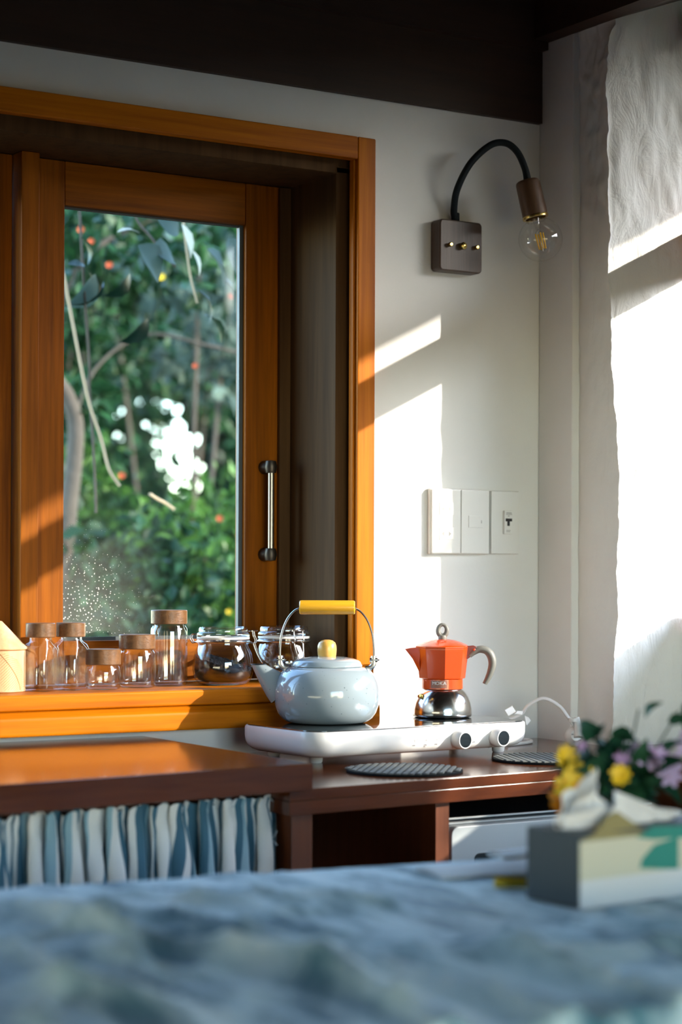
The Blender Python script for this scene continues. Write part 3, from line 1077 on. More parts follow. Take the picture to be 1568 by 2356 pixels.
for s in (-1, 1):
    q = MB()
    q.tube(bez([(s * 0.066, 0, 0.092), (s * 0.0735, 0, 0.0935), (s * 0.0785, 0, 0.098), (s * 0.0795, 0, 0.106), (s * 0.0795, 0, 0.114)], 5), 0.0026, 8, flat=1.8)
    lug = q.build('handle_lug', M['chrome'], KT)
    q = MB(Matrix.Translation((s * 0.0795, 0, 0.107)) @ Matrix.Rotation(PI / 2, 4, 'Y'))
    q.lathe([(0, -0.0065), (0.0042, -0.0065), (0.0042, -0.003), (0.0025, -0.003), (0.0025, 0.003), (0.0042, 0.003), (0.0038, 0.0065), (0.0015, 0.0075), (0.0015, 0.010), (0, 0.010)], 12)
    q.build('rivet', M['chrome'], lug)

# ================================================================== MOKA POT
MK_S = (1.0, 1.0, 0.92)
MK = thing('moka_pot', 'orange stovetop coffee pot with shiny metal base and grey handle', 'coffee pot', (-0.317, -0.135, 0.880), -YAW)
MK.scale = MK_S
MB().lathe([(0, 0.0005), (0.048, 0.0005), (0.0520, 0.002), (0.0530, 0.006), (0.0525, 0.016), (0.0502, 0.028), (0.0462, 0.039), (0.0410, 0.0475), (0.0365, 0.0520), (0.0345, 0.0540), (0.0345, 0.056)], 64).build('boiler', M['alu'], MK, sharp=60)
MB().lathe([(0.030, 0.0545), (0.0360, 0.0545), (0.0368, 0.0555), (0.0366, 0.0735), (0.0355, 0.0745), (0.030, 0.0745)], 48).build('collar', M['orange'], MK)
PH = -PI / 2 + 0.06
MB().lathe([(0.030, 0.0742), (0.0400, 0.0742), (0.0412, 0.0755), (0.0470, 0.1300), (0.0472, 0.1335), (0.0455, 0.1345)], 8, phase=PH).build('upper_chamber', M['orange'], MK, bevel=0.0012)
# octagonal lid rising to a round crown
lidp = [(0.0475, 0.1340), (0.0478, 0.1362), (0.0440, 0.1395), (0.033, 0.1448), (0.022, 0.1485), (0.012, 0.1503), (0, 0.1506)]
MB().lathe(lidp, 8, phase=PH).build('pot_lid', M['orange'], MK, bevel=0.001)
# v-shaped pouring lip
q = MB()
tip = (-0.0660, 0, 0.1285)
vs = [(-0.0395, 0.0150, 0.1350), (-0.0395, -0.0150, 0.1350), (-0.0415, 0.0135, 0.105), (-0.0415, -0.0135, 0.105), (-0.0380, 0.006, 0.080), (-0.0380, -0.006, 0.080),
      (-0.0560, 0.006, 0.1335), (-0.0560, -0.006, 0.1335), (-0.0530, 0.0045, 0.1120), (-0.0530, -0.0045, 0.1120), (-0.0665, 0.001, 0.1310), (-0.0665, -0.001, 0.1310), (-0.0640, 0, 0.1275)]
fs = [(0, 6, 8, 2), (1, 3, 9, 7), (2, 8, 4), (3, 5, 9), (8, 9, 5, 4), (0, 1, 7, 6), (6, 7, 11, 10), (6, 10, 12, 8), (7, 9, 12, 11), (8, 12, 9), (10, 11, 12), (0, 2, 4, 5, 3, 1)]
q.add(vs, fs)
q.build('pouring_lip', M['orange'], MK, bevel=0.0008)
# lid ring knob
q = MB(Matrix.Translation((0, 0, 0.1665)))
ring = []
for a in np.linspace(0, 2 * PI, 41):
    ring.append((0.0078 * math.sin(a), 0, 0.0110 * math.cos(a) + 0.0008))
q.tube(ring, [0.0034 + 0.0010 * (1 - math.cos(a)) * 0.7 for a in np.linspace(0, 2 * PI, 41)], 12, cap=False)
q.lathe([(0, -0.0165), (0.0072, -0.0165), (0.0078, -0.013), (0.0070, -0.009), (0, -0.008)], 20)
q.build('lid_knob', M['greyh'], MK)
# hinge bracket and curved handle
q = MB()
q.prism([(0.040, 0.137), (0.055, 0.1385), (0.0605, 0.136), (0.0625, 0.130), (0.060, 0.124), (0.052, 0.118), (0.0445, 0.112), (0.040, 0.113)], 'y', -0.0055, 0.0055)
hb = q.build('handle_bracket', M['dkred'], MK, bevel=0.0015)
q = MB(Matrix.Translation((0.0565, -0.006, 0.1305)) @ RY)
q.lathe([(0, -0.001), (0.0025, -0.001), (0.0025, 0.0012), (0, 0.0016)], 12)
q.build('hinge_pin', M['orange'], hb)
hp = bez([(0.0475, 0, 0.1185), (0.055, 0, 0.1255), (0.066, 0, 0.1310), (0.0785, 0, 0.1285), (0.0860, 0, 0.1190), (0.0890, 0, 0.1050), (0.0865, 0, 0.0900), (0.0815, 0, 0.0760), (0.0755, 0, 0.0640)], 7)
n_ = len(hp)
q = MB()
q.tube(hp, [0.0048 + 0.0042 * math.sin(PI * min(1, 0.10 + 0.88 * i / (n_ - 1))) for i in range(n_)], 14, flat=0.85)
q.build('pot_handle', M['greyh'], MK)
q = MB(Matrix.Rotation(-2.55, 4, 'Z') @ Matrix.Translation((0.046, 0, 0.0415)) @ Matrix.Rotation(PI / 2, 4, 'Y'))
q.lathe([(0, -0.004), (0.0048, -0.004), (0.0048, 0.002), (0.003, 0.003), (0.003, 0.006), (0, 0.006)], 8)
q.build('safety_valve', M['brass'], MK)


def text(name, body, size, M4, mat, parent, ext=0.0002):
    c = bpy.data.curves.new(name, 'FONT')
    c.body = body
    c.size = size
    c.extrude = ext
    c.align_x = 'CENTER'
    tmp = bpy.data.objects.new(name, c)
    COL.objects.link(tmp)
    me_ = bpy.data.meshes.new_from_object(tmp.evaluated_get(bpy.context.evaluated_depsgraph_get()))
    bpy.data.objects.remove(tmp)
    me_.materials.clear()
    me_.materials.append(mat)
    o = bpy.data.objects.new(name, me_)
    COL.objects.link(o)
    o.parent = parent
    o.matrix_local = M4
    return o


q = MB()
R0 = 0.03685
for i, a in enumerate(np.linspace(-0.62, 0.18, 9)[:-1]):
    a2 = a + 0.10
    t1, t2 = -PI / 2 + a, -PI / 2 + a2
    q.add([(R0 * math.cos(t1), R0 * math.sin(t1), 0.0575), (R0 * math.cos(t2), R0 * math.sin(t2), 0.0575), (R0 * math.cos(t2), R0 * math.sin(t2), 0.0722), (R0 * math.cos(t1), R0 * math.sin(t1), 0.0722)], [(0, 1, 2, 3)])
pb = q.build('name_band', simple('brown_band', (0.30, 0.13, 0.09), 0.5), MK, smooth=False)
for ch, a in zip('MOKA', (-0.46, -0.28, -0.10, 0.07)):
    t = -PI / 2 + a
    text('lettering', ch, 0.0088, Matrix.Translation(((R0 + 0.0001) * math.cos(t), (R0 + 0.0001) * math.sin(t), 0.0640)) @ Matrix.Rotation(t + PI / 2, 4, 'Z') @ Matrix.Rotation(PI / 2, 4, 'X'), M['gasket'], pb)

# ================================================================== TRIVETS
def trivet(x, y, r, ang, lab):
    t = thing('trivet', lab, 'trivet', (x, y, 0.82), ang, 'dark round trivets on the right worktop')
    MB().lathe([(0, 0), (r - 0.001, 0), (r, 0.001), (r, 0.0032), (r - 0.001, 0.004), (0, 0.004)], 64).build('disc', M['matd'], t)
    q = MB()
    n = 0
    step = 0.0108
    for i in range(-12, 13):
        yy = i * step
        hw2 = (r - 0.004) ** 2 - yy * yy
        if hw2 <= 0.0002:
            continue
        hw = math.sqrt(hw2)
        q.box(-hw, hw, yy - 0.0030, yy + 0.0030, 0.004, 0.0058)
        k = int(hw / 0.0085)
        for j in range(-k, k):
            xx = (j + 0.5) * 0.0085
            q.box(xx - 0.0016, xx + 0.0016, yy + 0.0028, yy + 0.0080, 0.004, 0.0052)
    o = q.build('rib', M['mat'], t, smooth=False)
    o['kind'] = 'stuff'
    return t


trivet(-0.581, -0.408, 0.093, 0.86, 'dark round ribbed trivet in front of the hob, whole in view')
trivet(-0.268, -0.370, 0.090, 1.18, 'dark round ribbed trivet half hidden behind the yellow flowers')

# ================================================================== WALL LAMP
lamp = thing('wall_lamp', 'walnut wall lamp with black gooseneck arm and clear globe bulb', 'lamp', (-0.205, 0, 1.742))
q = MB()
q.prism(rrect(0.0, 0.0, 0.096, 0.095, 0.008, 5), 'y', -0.031, -0.0005)
q.build('lamp_base', M['lampwood'], lamp, bevel=0.003, segs=3)
for sx, r_, ln in ((-0.0285, 0.0042, 0.009), (0.0, 0.0066, 0.011), (0.0315, 0.0042, 0.009)):
    q = MB(Matrix.Translation((sx, -0.031, 0.0)) @ RY)
    q.lathe([(0, 0), (r_ * 0.8, 0), (r_ * 0.8, ln * 0.4), (r_, ln * 0.45), (r_, ln * 0.85), (r_ * 0.7, ln), (0, ln * 1.02)], 18)
    q.build('brass_knob', M['brass'], lamp)
ap = bez([(-0.003, -0.016, 0.047), (-0.009, -0.020, 0.070), (-0.012, -0.035, 0.105), (0.003, -0.055, 0.150), (0.033, -0.074, 0.183), (0.058, -0.088, 0.188), (0.076, -0.100, 0.172), (0.088, -0.109, 0.140), (0.093, -0.112, 0.110)], 8)
n_ = len(ap)
MB().tube(ap, [0.0064 if i < n_ * 0.86 else 0.0064 + 0.0012 * (i - n_ * 0.86) / (n_ * 0.14) for i in range(n_)], 16).build('gooseneck_arm', M['blackcord'], lamp)
ferr = MB()
ferr.lathe([(0, 0), (0.0078, 0), (0.0078, 0.014), (0.0072, 0.016), (0, 0.016)], 20, (-0.003, -0.016, 0.0475))
ferr.build('arm_ferrule', M['blackcord'], lamp)
# socket and bulb hang on a slight tilt
ax = Vector((0.018, -0.016, -0.105)).normalized()
base = Vector((0.091, -0.1115, 0.118))
Mt = Matrix.Translation(base) @ Vector((0, 0, 1)).rotation_difference(ax).to_matrix().to_4x4()
q = MB(Mt)
q.lathe([(0, 0), (0.019, 0), (0.0215, 0.002), (0.0225, 0.006), (0.0235, 0.066), (0.0235, 0.070), (0.0205, 0.070), (0.0205, 0.058), (0, 0.058)], 32)
sk = q.build('socket', M['darkwood'], lamp)
q = MB(Mt)
q.lathe([(0.0190, 0.0665), (0.0238, 0.0665), (0.0242, 0.0685), (0.0238, 0.0715), (0.0190, 0.0715)], 32, closed=True)
q.build('socket_ring', M['brass'], sk)
q = MB(Mt)
bp_ = [(0.0135, 0.064), (0.0140, 0.072), (0.0165, 0.078)]
for a in np.linspace(math.radians(152), 0.0, 26):
    bp_.append((max(0, 0.0405 * math.sin(a)), 0.111 - 0.0405 * math.cos(a) * -1 * -1 + 0.0))
# globe centred 111 mm down the axis
bp_ = bp_[:3] + [(max(0.0, 0.0405 * math.sin(a)), 0.1115 - 0.0405 * math.cos(a)) for a in np.linspace(math.radians(26), PI, 28)]
q.lathe(bp_, 40)
bulb = q.build('bulb', M['bulb'], lamp)
q = MB(Mt)
q.lathe([(0.0075, 0.064), (0.0062, 0.080), (0.0045, 0.092), (0.0022, 0.096), (0, 0.097)], 16)
q.build('glass_stem', M['bulb'], bulb)
q = MB(Mt)
for k in range(4):
    a = k * PI / 2 + 0.5
    q.tube([(0.0075 * math.cos(a), 0.0075 * math.sin(a), 0.1000), (0.0062 * math.cos(a), 0.0062 * math.sin(a), 0.130)], 0.0014, 8)
q.build('filament', M['filament'], bulb)
q = MB(Mt)
q.tube([(0, 0, 0.094), (0, 0, 0.134)], 0.0009, 6)
for k in range(4):
    a = k * PI / 2 + 0.5
    q.tube([(0, 0, 0.133), (0.0062 * math.cos(a), 0.0062 * math.sin(a), 0.130)], 0.0004, 5)
    q.tube([(0.0015, 0, 0.092), (0.0075 * math.cos(a), 0.0075 * math.sin(a), 0.100)], 0.0004, 5)
q.build('support_wire', M['chrome'], bulb)

# ================================================================== OUTLETS
ob = thing('outlet_box', 'white surface outlet box with two sockets and a rocker switch', 'outlet', (-0.198, 0, 1.232))
T = Matrix.Translation((0.198 + 0.0068, 0, -1.232))
MB(T).box(-0.265, -0.131, -0.0100, -0.0005, 1.171, 1.293).build('back_box', M['plate'], ob, bevel=0.002)
for (x0, x1, kind) in ((-0.2635, -0.1985, 's'), (-0.1970, -0.1325, 'r')):
    fp = MB(T).box(x0, x1, -0.0148, -0.0102, 1.1725, 1.2915).build('face_plate', M['plate'], ob, bevel=0.0018)
    cx = (x0 + x1) / 2
    if kind == 's':
        for zc in (1.255, 1.209):
            MB(T).box(cx - 0.0165, cx + 0.0165, -0.0158, -0.0147, zc - 0.0115, zc + 0.0115).build('socket_insert', M['plate'], fp, bevel=0.0008)
            for sx in (-0.0085, 0.0065):
                q = MB(T)
                q.prism([(cx + sx - 0.0035, zc), (cx + sx + 0.0025, zc - 0.0045), (cx + sx + 0.0025, zc + 0.0045)] if sx < 0 else [(cx + sx + 0.0035, zc), (cx + sx - 0.002, zc - 0.0045), (cx + sx - 0.002, zc + 0.0045)], 'y', -0.0161, -0.0156)
                q.build('pin_hole', M['print'], fp, smooth=False)
    else:
        MB(T).box(cx - 0.0165, cx + 0.0165, -0.0163, -0.0147, 1.221, 1.2435).build('rocker', M['plate'], fp, bevel=0.001)
        MB(T).box(cx + 0.0120, cx + 0.0132, -0.0166, -0.0162, 1.2295, 1.2350).build('rocker_mark', M['print'], fp, smooth=False)
bk = thing('breaker_plate', 'white wall plate with small circuit breaker and dark lever', 'switch', (-0.086, 0, 1.232))
T = Matrix.Translation((0.086, 0, -1.232))
fp = MB(T).box(-0.1195, -0.0535, -0.0125, -0.0005, 1.1725, 1.2915).build('face_plate', M['plate'], bk, bevel=0.0018)
br = MB(T).box(-0.0930, -0.0735, -0.0185, -0.0123, 1.2100, 1.2545).build('breaker_body', M['plate'], bk, bevel=0.001)
q = MB(T)
q.box(-0.0905, -0.0765, -0.0205, -0.0184, 1.2340, 1.2395)
q.box(-0.0868, -0.0812, -0.0195, -0.0184, 1.2255, 1.2340)
q.build('lever', M['black'], br, bevel=0.0006)
q = MB(T)
for (x0, x1, z0, z1) in ((-0.0890, -0.0765, 1.2490, 1.2508), (-0.0895, -0.0755, 1.2465, 1.2478), (-0.0855, -0.0815, 1.2435, 1.2450), (-0.0890, -0.0790, 1.2165, 1.2176), (-0.0890, -0.0800, 1.2140, 1.2151)):
    q.box(x0, x1, -0.0187, -0.0184, z0, z1)
q.build('breaker_print', M['print'], br, smooth=False)['kind'] = 'stuff'

# ================================================================== JARS ON THE SILL
SZ = 0.935


def round_poly(w, n_corner, r):
    return rrect(0, 0, w, w, r, n_corner)


def spice_jar(x, y, rz, lab):
    t = thing('spice_jar', lab, 'jar', (x, y, SZ), rz, 'square glass spice jars')
    w = 0.0515
    def sec(wd, r):
        return round_poly(wd, 6, r)
    lv = [(sec(w - 0.008, 0.009), 0.0005), (sec(w - 0.002, 0.011), 0.003), (sec(w, 0.011), 0.008), (sec(w, 0.011), 0.070), (sec(w - 0.004, 0.0125), 0.0775), (sec(w - 0.012, 0.017), 0.0830), (sec(0.0375, 0.0187), 0.0865), (sec(0.0375, 0.0187), 0.0925)]
    loft(lv, cap_top=False).build('jar_glass', M['glass'], t, sharp=60)
    g = 0.0022
    li_ = [(sec(w - 0.012, 0.009), 0.0075), (sec(w - 2 * g - 0.002, 0.010), 0.010), (sec(w - 2 * g, 0.009), 0.014), (sec(w - 2 * g, 0.009), 0.069), (sec(0.034, 0.0169), 0.084), (sec(0.034, 0.0169), 0.0925)]
    loft(li_, cap_top=False).build('inner_glass', M['glass'], t, sharp=60)
    MB().lathe([(0, 0.0905), (0.0240, 0.0905), (0.0248, 0.0915), (0.0248, 0.1135), (0.0240, 0.1145), (0, 0.1145)], 40).build('jar_lid', M['lid'], t)
    return t


def round_jar(x, y, r, hgt, lidh, lab, grp):
    t = thing('storage_jar', lab, 'jar', (x, y, SZ), random.uniform(0, 6), grp)
    zt = hgt - lidh
    MB().lathe([(0, 0.0005), (r * 0.80, 0.0005), (r * 0.93, 0.002), (r * 0.99, 0.006), (r, 0.012), (r, zt - 0.012), (r * 0.985, zt - 0.006), (r * 0.90, zt - 0.001), (r * 0.80, zt + 0.001), (r * 0.80, zt + 0.006)], 56).build('jar_glass', M['glass'], t, sharp=60)
    MB().lathe([(0, 0.0062), (r * 0.78, 0.0062), (r * 0.90, 0.0085), (r * 0.945, 0.014), (r * 0.945, zt - 0.013), (r * 0.80, zt - 0.003), (r * 0.76, zt + 0.006)], 48).build('inner_glass', M['glass'], t, sharp=60)
    rl = r * 0.985
    MB().lathe([(0, zt + 0.002), (rl - 0.001, zt + 0.002), (rl, zt + 0.003), (rl, hgt - 0.0012), (rl - 0.001, hgt), (0, hgt)], 48).build('jar_lid', M['lid'], t)
    return t


def clip_jar(x, y, rz, lab, fill):
    t = thing('clip_jar', lab, 'jar', (x, y, SZ), rz, 'glass jars with wire clips')
    prof = [(0, 0.0005), (0.036, 0.0005), (0.0445, 0.003), (0.0515, 0.012), (0.0545, 0.026), (0.0540, 0.042), (0.0510, 0.056), (0.0470, 0.066), (0.0445, 0.0715), (0.0460, 0.0735), (0.0478, 0.0755), (0.0478, 0.0795), (0.0462, 0.0815)]
    MB().lathe(prof, 64).build('jar_glass', M['glass'], t, sharp=60)
    g = 0.0028
    MB().lathe([(0, 0.005), (0.034, 0.005), (0.0425, 0.008), (0.0490, 0.016), (0.0545 - g, 0.027), (0.0540 - g, 0.042), (0.0510 - g, 0.056), (0.0455 - g, 0.067), (0.0420, 0.074), (0.0420, 0.0815)], 56).build('inner_glass', M['glass'], t, sharp=60)
    MB().lathe([(0.0405, 0.0818), (0.0468, 0.0818), (0.0472, 0.0835), (0.0468, 0.0855), (0.0405, 0.0855)], 56, closed=True).build('rubber_seal', M['gasket'], t)
    MB().lathe([(0.040, 0.0856), (0.0470, 0.0858), (0.0478, 0.0885), (0.0470, 0.0925), (0.0440, 0.0950), (0.0440, 0.1000), (0.0425, 0.1030), (0.038, 0.1035), (0.036, 0.0995), (0, 0.0990)], 56).build('jar_lid', M['glass'], t, sharp=50)
    w = MB()
    rr = 0.0492
    w.tube([(rr * math.cos(a), rr * math.sin(a), 0.0768) for a in np.linspace(0, 2 * PI, 49)], 0.0012, 6, cap=False)
    # clip on +x, hinge on -x
    for s in (-0.009, 0.009):
        w.tube(bez([(0.048, s, 0.0768), (0.0560, s, 0.074), (0.0590, s, 0.0800), (0.0555, s, 0.0890), (0.0545, s, 0.0960)], 5), 0.0011, 6)
        w.tube(bez([(0.0560, s, 0.0745), (0.0585, s * 0.9, 0.066), (0.0635, s * 0.7, 0.053), (0.0700, s * 0.4, 0.041)], 5), 0.0012, 6)
        w.tube(bez([(-0.048, s, 0.0768), (-0.0535, s, 0.0745), (-0.0580, s, 0.0820), (-0.0550, s, 0.0900), (-0.0475, s, 0.0900)], 5), 0.0011, 6)
    w.tube([(0.0545, -0.012, 0.0965), (0.0545, 0.012, 0.0965)], 0.0016, 6)
    w.tube([(0.046, 0, 0.0965), (0.062, 0, 0.0970)], 0.0013, 6)
    w.tube(bez([(0.0700, 0.004, 0.041), (0.0715, 0, 0.0395), (0.0700, -0.004, 0.041)], 4), 0.0012, 6)
    w.build('wire_clip', M['chrome'], t)
    if fill:
        q = MB()
        def surf(u, v):
            a = u * 2 * PI
            r = v * 0.0500
            xx, yy = r * math.cos(a), r * math.sin(a)
            zz = 0.041 - 0.32 * (xx * 0.82 - yy * 0.2) + 0.003 * noise.noise(Vector((xx * 120, yy * 120, 1))) + 0.0022 * noise.noise(Vector((xx * 300, yy * 300, 7)))
            return (xx, yy, max(0.010, min(zz, 0.058)))
        inner = [(0.006, 0.034), (0.009, 0.0420), (0.016, 0.0485), (0.027, 0.0510), (0.042, 0.0506), (0.056, 0.0475)]

        def rin(z):
            for (a_, ra), (b_, rb) in zip(inner, inner[1:]):
                if z <= b_:
                    return ra + (rb - ra) * max(0, (z - a_) / (b_ - a_))
            return inner[-1][1]

        def heap(u, v):
            if v <= 0.6:
                return surf(u, v / 0.6)
            e = surf(u, 1.0)
            k = (v - 0.6) / 0.4
            z = e[2] + (0.0062 - e[2]) * k
            a = u * 2 * PI
            return (rin(z) * math.cos(a), rin(z) * math.sin(a), z)
        q.grid(heap, 60, 30)
        q2 = MB()
        for k in range(420):
            a = random.uniform(0, 2 * PI)
            r = 0.0485 * math.sqrt(random.random())
            p0 = Vector(surf(a / (2 * PI), r / 0.05)) + Vector((0, 0, random.uniform(-.001, .0015)))
            d = Vector((random.uniform(-1, 1), random.uniform(-1, 1), random.uniform(-.5, .6))).normalized() * random.uniform(.0012, .0026)
            e = d.cross(Vector((0.3, 0.2, 1))).normalized() * 0.0007
            f_ = d.cross(e).normalized() * 0.0006
            q2.add([p0 - d, p0 + e, p0 + f_, p0 - e, p0 - f_, p0 + d], [(0, 1, 2), (0, 2, 3), (0, 3, 4), (0, 4, 1), (5, 2, 1), (5, 3, 2), (5, 4, 3), (5, 1, 4)])
        o0 = len(q.v)
        q.v += q2.v
        q.f += [[i + o0 for i in f] for f in q2.f]
        c = q.build('tea_leaves', M['coffee'], t, sharp=60)
        c['kind'] = 'stuff'
        c['label'] = 'heap of black tea leaves'
    return t


spice_jar(-1.002, 0.062, 0.60, 'tall square spice jar with wooden lid, right beside the pale wooden canister')
spice_jar(-0.945, 0.066, 0.60, 'second tall square spice jar from the wooden canister, touching its twin')
JG = 'round glass jars with wooden lids'
round_jar(-0.888, 0.058, 0.0305, 0.069, 0.0285, 'shortest squat glass jar with a broad pale wooden lid', JG)
round_jar(-0.816, 0.074, 0.0320, 0.0925, 0.0270, 'medium round glass jar with dark streaked wooden lid', JG)
round_jar(-0.745, 0.092, 0.0325, 0.1340, 0.0265, 'tallest cylindrical glass jar with brown wooden lid', JG)
clip_jar(-0.642, 0.082, -YAW - 0.12, 'wire clip jar half filled with black tea leaves', True)
clip_jar(-0.520, 0.076, -YAW - 1.05, 'empty wire clip jar behind the kettle spout', False)

# pale wooden canister with a conical lid, leaf veins carved into it
cn = thing('canister', 'pale carved wooden canister with conical lid at the left window', 'canister', (-1.068, 0.085, SZ))
MB().lathe([(0, 0.0005), (0.044, 0.0005), (0.0450, 0.0015), (0.0450, 0.0690), (0.043, 0.0705), (0, 0.0705)], 64).build('canister_body', M['pale'], cn)
MB().lathe([(0, 0.0700), (0.0455, 0.0700), (0.0475, 0.0712), (0.0480, 0.0730), (0.0470, 0.0750), (0.040, 0.0820), (0.018, 0.1050), (0.006, 0.1175), (0, 0.1190)], 64).build('canister_lid', M['pale'], cn)
vq = MB()
def cyl(a, z, r=0.04505):
    return Vector((r * math.cos(a), r * math.sin(a), z))
a0 = -PI / 2 - 0.35
spine = [cyl(a0 + 0.9 * (1 - (1 - t) ** 1.4), 0.066 - 0.062 * t) for t in np.linspace(0, 1, 14)]
vq.tube(spine, 0.0006, 5)
for t in np.linspace(0.05, 0.95, 20):
    aa = a0 + 0.9 * (1 - (1 - t) ** 1.4)
    zz = 0.066 - 0.062 * t
    vq.tube([cyl(aa + k * 0.085, zz - 0.001 + 0.0022 * k - 0.00035 * k * k) for k in range(0, 7) if zz + 0.0022 * k < 0.068], 0.00028, 4)
    vq.tube([cyl(aa - k * 0.085, zz - 0.0035 * k) for k in range(0, 7) if zz - 0.0035 * k > 0.002] or [cyl(aa, zz), cyl(aa - 0.02, zz)], 0.00028, 4)
vq.build('carved_vein', simple('vein_brown', (0.42, 0.22, 0.08), 0.7), cn)

# ================================================================== TABLE
TROT = math.radians(-8.7)
TZ = 0.775
tb = thing('table', 'dining table in the foreground, wholly hidden under a rumpled blue cloth', 'table', (-1.786, -0.880, 0.0), TROT)
TW, TD = 1.55, 0.83
MB().box(0.01, TW - 0.01, -TD + 0.01, -0.01, TZ - 0.032, TZ - 0.007).build('tabletop', M['count'], tb, bevel=0.003)
for (lx, ly) in ((0.06, -0.06), (TW - 0.06, -0.06), (0.06, -TD + 0.06), (TW - 0.06, -TD + 0.06)):
    MB().box(lx - 0.03, lx + 0.03, ly - 0.03, ly + 0.03, 0.0, TZ - 0.0322).build('leg', M['count_z'], tb, bevel=0.004)
tcR = Matrix.Translation((-1.786, -0.880, 0)) @ Matrix.Rotation(TROT, 4, 'Z')
DROP = 0.20


def ridge(x, y, cx, cy, ang, ln, wd, h_):
    c, s = math.cos(ang), math.sin(ang)
    u = (x - cx) * c + (y - cy) * s
    v = -(x - cx) * s + (y - cy) * c
    v += 0.15 * u * u / max(ln, .01)
    return h_ * math.exp(-(u / ln) ** 2 - (v / wd) ** 2)


def cloth(u, v):
    x = -DROP + u * (TW + 2 * DROP)
    y = DROP - v * (TD + 2 * DROP)
    ox = max(0, -x) + max(0, x - TW)
    oy = max(0, y) + max(0, -TD - y)
    z = TZ
    cxp, cyp = min(max(x, 0), TW), min(max(y, -TD), 0)
    al, pe = 0.29 * x - 0.957 * y, 0.957 * x + 0.29 * y        # creases run from the far left towards the near right
    n = noise.noise(Vector((al * 2.6, pe * 9, 0.7)))
    n2 = noise.noise(Vector((al * 5.5 + 3, pe * 21, 3.7)))
    n3 = noise.noise(Vector((al * 12, pe * 30, 8.7)))
    w = 0.005 + 0.017 * max(0.0, 1 - abs(n) * 3.4) ** 2 + 0.009 * max(0.0, 1 - abs(n2) * 3.0) ** 2 + 0.005 * n + 0.002 * n3
    w += ridge(x, y, 0.31, -0.30, -1.45, 0.15, 0.026, 0.026)
    w += ridge(x, y, 0.44, -0.60, -1.28, 0.13, 0.022, 0.030)
    w += ridge(x, y, 0.30, -0.50, -1.45, 0.08, 0.016, 0.018)
    w += ridge(x, y, 0.25, -0.66, -1.10, 0.10, 0.022, 0.026)
    w += ridge(x, y, 0.62, -0.62, -1.20, 0.12, 0.020, 0.016)
    fl = 0.22 + 0.78 * min(1.0, max(0.0, -y - 0.03) / 0.20)
    fl *= 1.0
    if 0.66 < x < 1.24 and -0.46 < y < 0.03:
        fl = 0.08
    z += max(0.0012, w * fl)
    d = ox + oy
    if d > 0:
        fold = 0.012 * math.sin((x * 22 if oy > ox else y * 22)) * min(1, d * 8)
        px2 = cxp + (ox and math.copysign(0.012 + 0.10 * d + fold, x)) 
        py2 = cyp + (oy and math.copysign(0.012 + 0.10 * d + fold, y + 0.4))
        z = TZ + max(0.0012, w * fl) * max(0, 1 - d * 8) - max(0, d - 0.008)
        return tuple(tcR @ Vector((px2, py2, z)))
    return tuple(tcR @ Vector((x, y, z)))


q = MB()
q.grid(cloth, 230, 180)
tc = q.build('tablecloth', M['linen'], sharp=180)
tag(tc, 'rumpled slate blue linen cloth draped over the foreground table', 'tablecloth')

# tissue box at the right
BX = thing('tissue_box', 'cream carton tissue box with green print and dark side on the blue cloth', 'tissue box', (-1.002, -1.368, TZ + 0.0035), math.radians(5.0))
BL, BDp, BH = 0.235, 0.084, 0.080
q = MB()
q.box(0.0005, BL, 0.0005, BDp, 0.0, BH)
q.build('carton', M['boxside'], BX, bevel=0.001)
MB().box(0, BL, -0.0008, 0.0004, 0.030, BH - 0.008).build('front_panel', M['boxfront'], BX, smooth=False)
MB().box(0, BL, -0.0010, 0.0004, 0.0, 0.030).build('lower_band', M['boxwhite'], BX, smooth=False)
q = MB()
q.prism([(0.090, 0.036), (0.150, 0.030), (0.150, 0.066), (0.112, 0.060), (0.093, 0.046)], 'y', -0.0014, -0.0008)
q.build('green_print', M['boxgreen'], BX, smooth=False)
q = MB()
q.add([(0.0, -0.0006, BH - 0.008), (0.020, -0.0006, BH - 0.002), (0.045, 0.004, BH + 0.016), (0.062, 0.006, BH + 0.020), (0.085, 0.004, BH + 0.006), (0.11, -0.0006, BH - 0.008),
       (0.0, 0.001, BH - 0.008), (0.020, 0.001, BH - 0.002), (0.045, 0.0055, BH + 0.016), (0.062, 0.0075, BH + 0.020), (0.085, 0.0055, BH + 0.006), (0.11, 0.001, BH - 0.008)],
      [(0, 1, 2, 3, 4, 5), (11, 10, 9, 8, 7, 6), (0, 6, 7, 1), (1, 7, 8, 2), (2, 8, 9, 3), (3, 9, 10, 4), (4, 10, 11, 5), (5, 11, 6, 0)])
q.build('torn_flap', M['boxolive'], BX, smooth=False)
q = MB()
q.prism([(0.085, BH - 0.010), (0.11, BH + 0.001), (0.15, BH - 0.002), (0.235, BH - 0.002), (0.235, BH - 0.018), (0.11, BH - 0.014)], 'y', -0.0016, -0.0008)
q.build('green_edge', M['boxgreen'], BX, smooth=False)


def tissue(cx, cy, w0, h0, lean, seed):
    q = MB()
    def fn(u, v):
        a = (u - 0.5) * w0
        hh = h0 * (1 - 0.75 * abs(2 * u - 1) ** 1.3)
        x = cx + a * (1 + 0.2 * v) + lean * v * h0
        y = cy + 0.010 * math.sin(u * 9 + seed) * (0.4 + v) + 0.004 * noise.noise(Vector((u * 6, v * 5, seed)))
        z = BH - 0.012 + v * (hh + 0.012)
        return (x, y, z)
    q.grid(fn, 26, 12)
    return q.build('tissue', M['tissue'], BX, sharp=180)


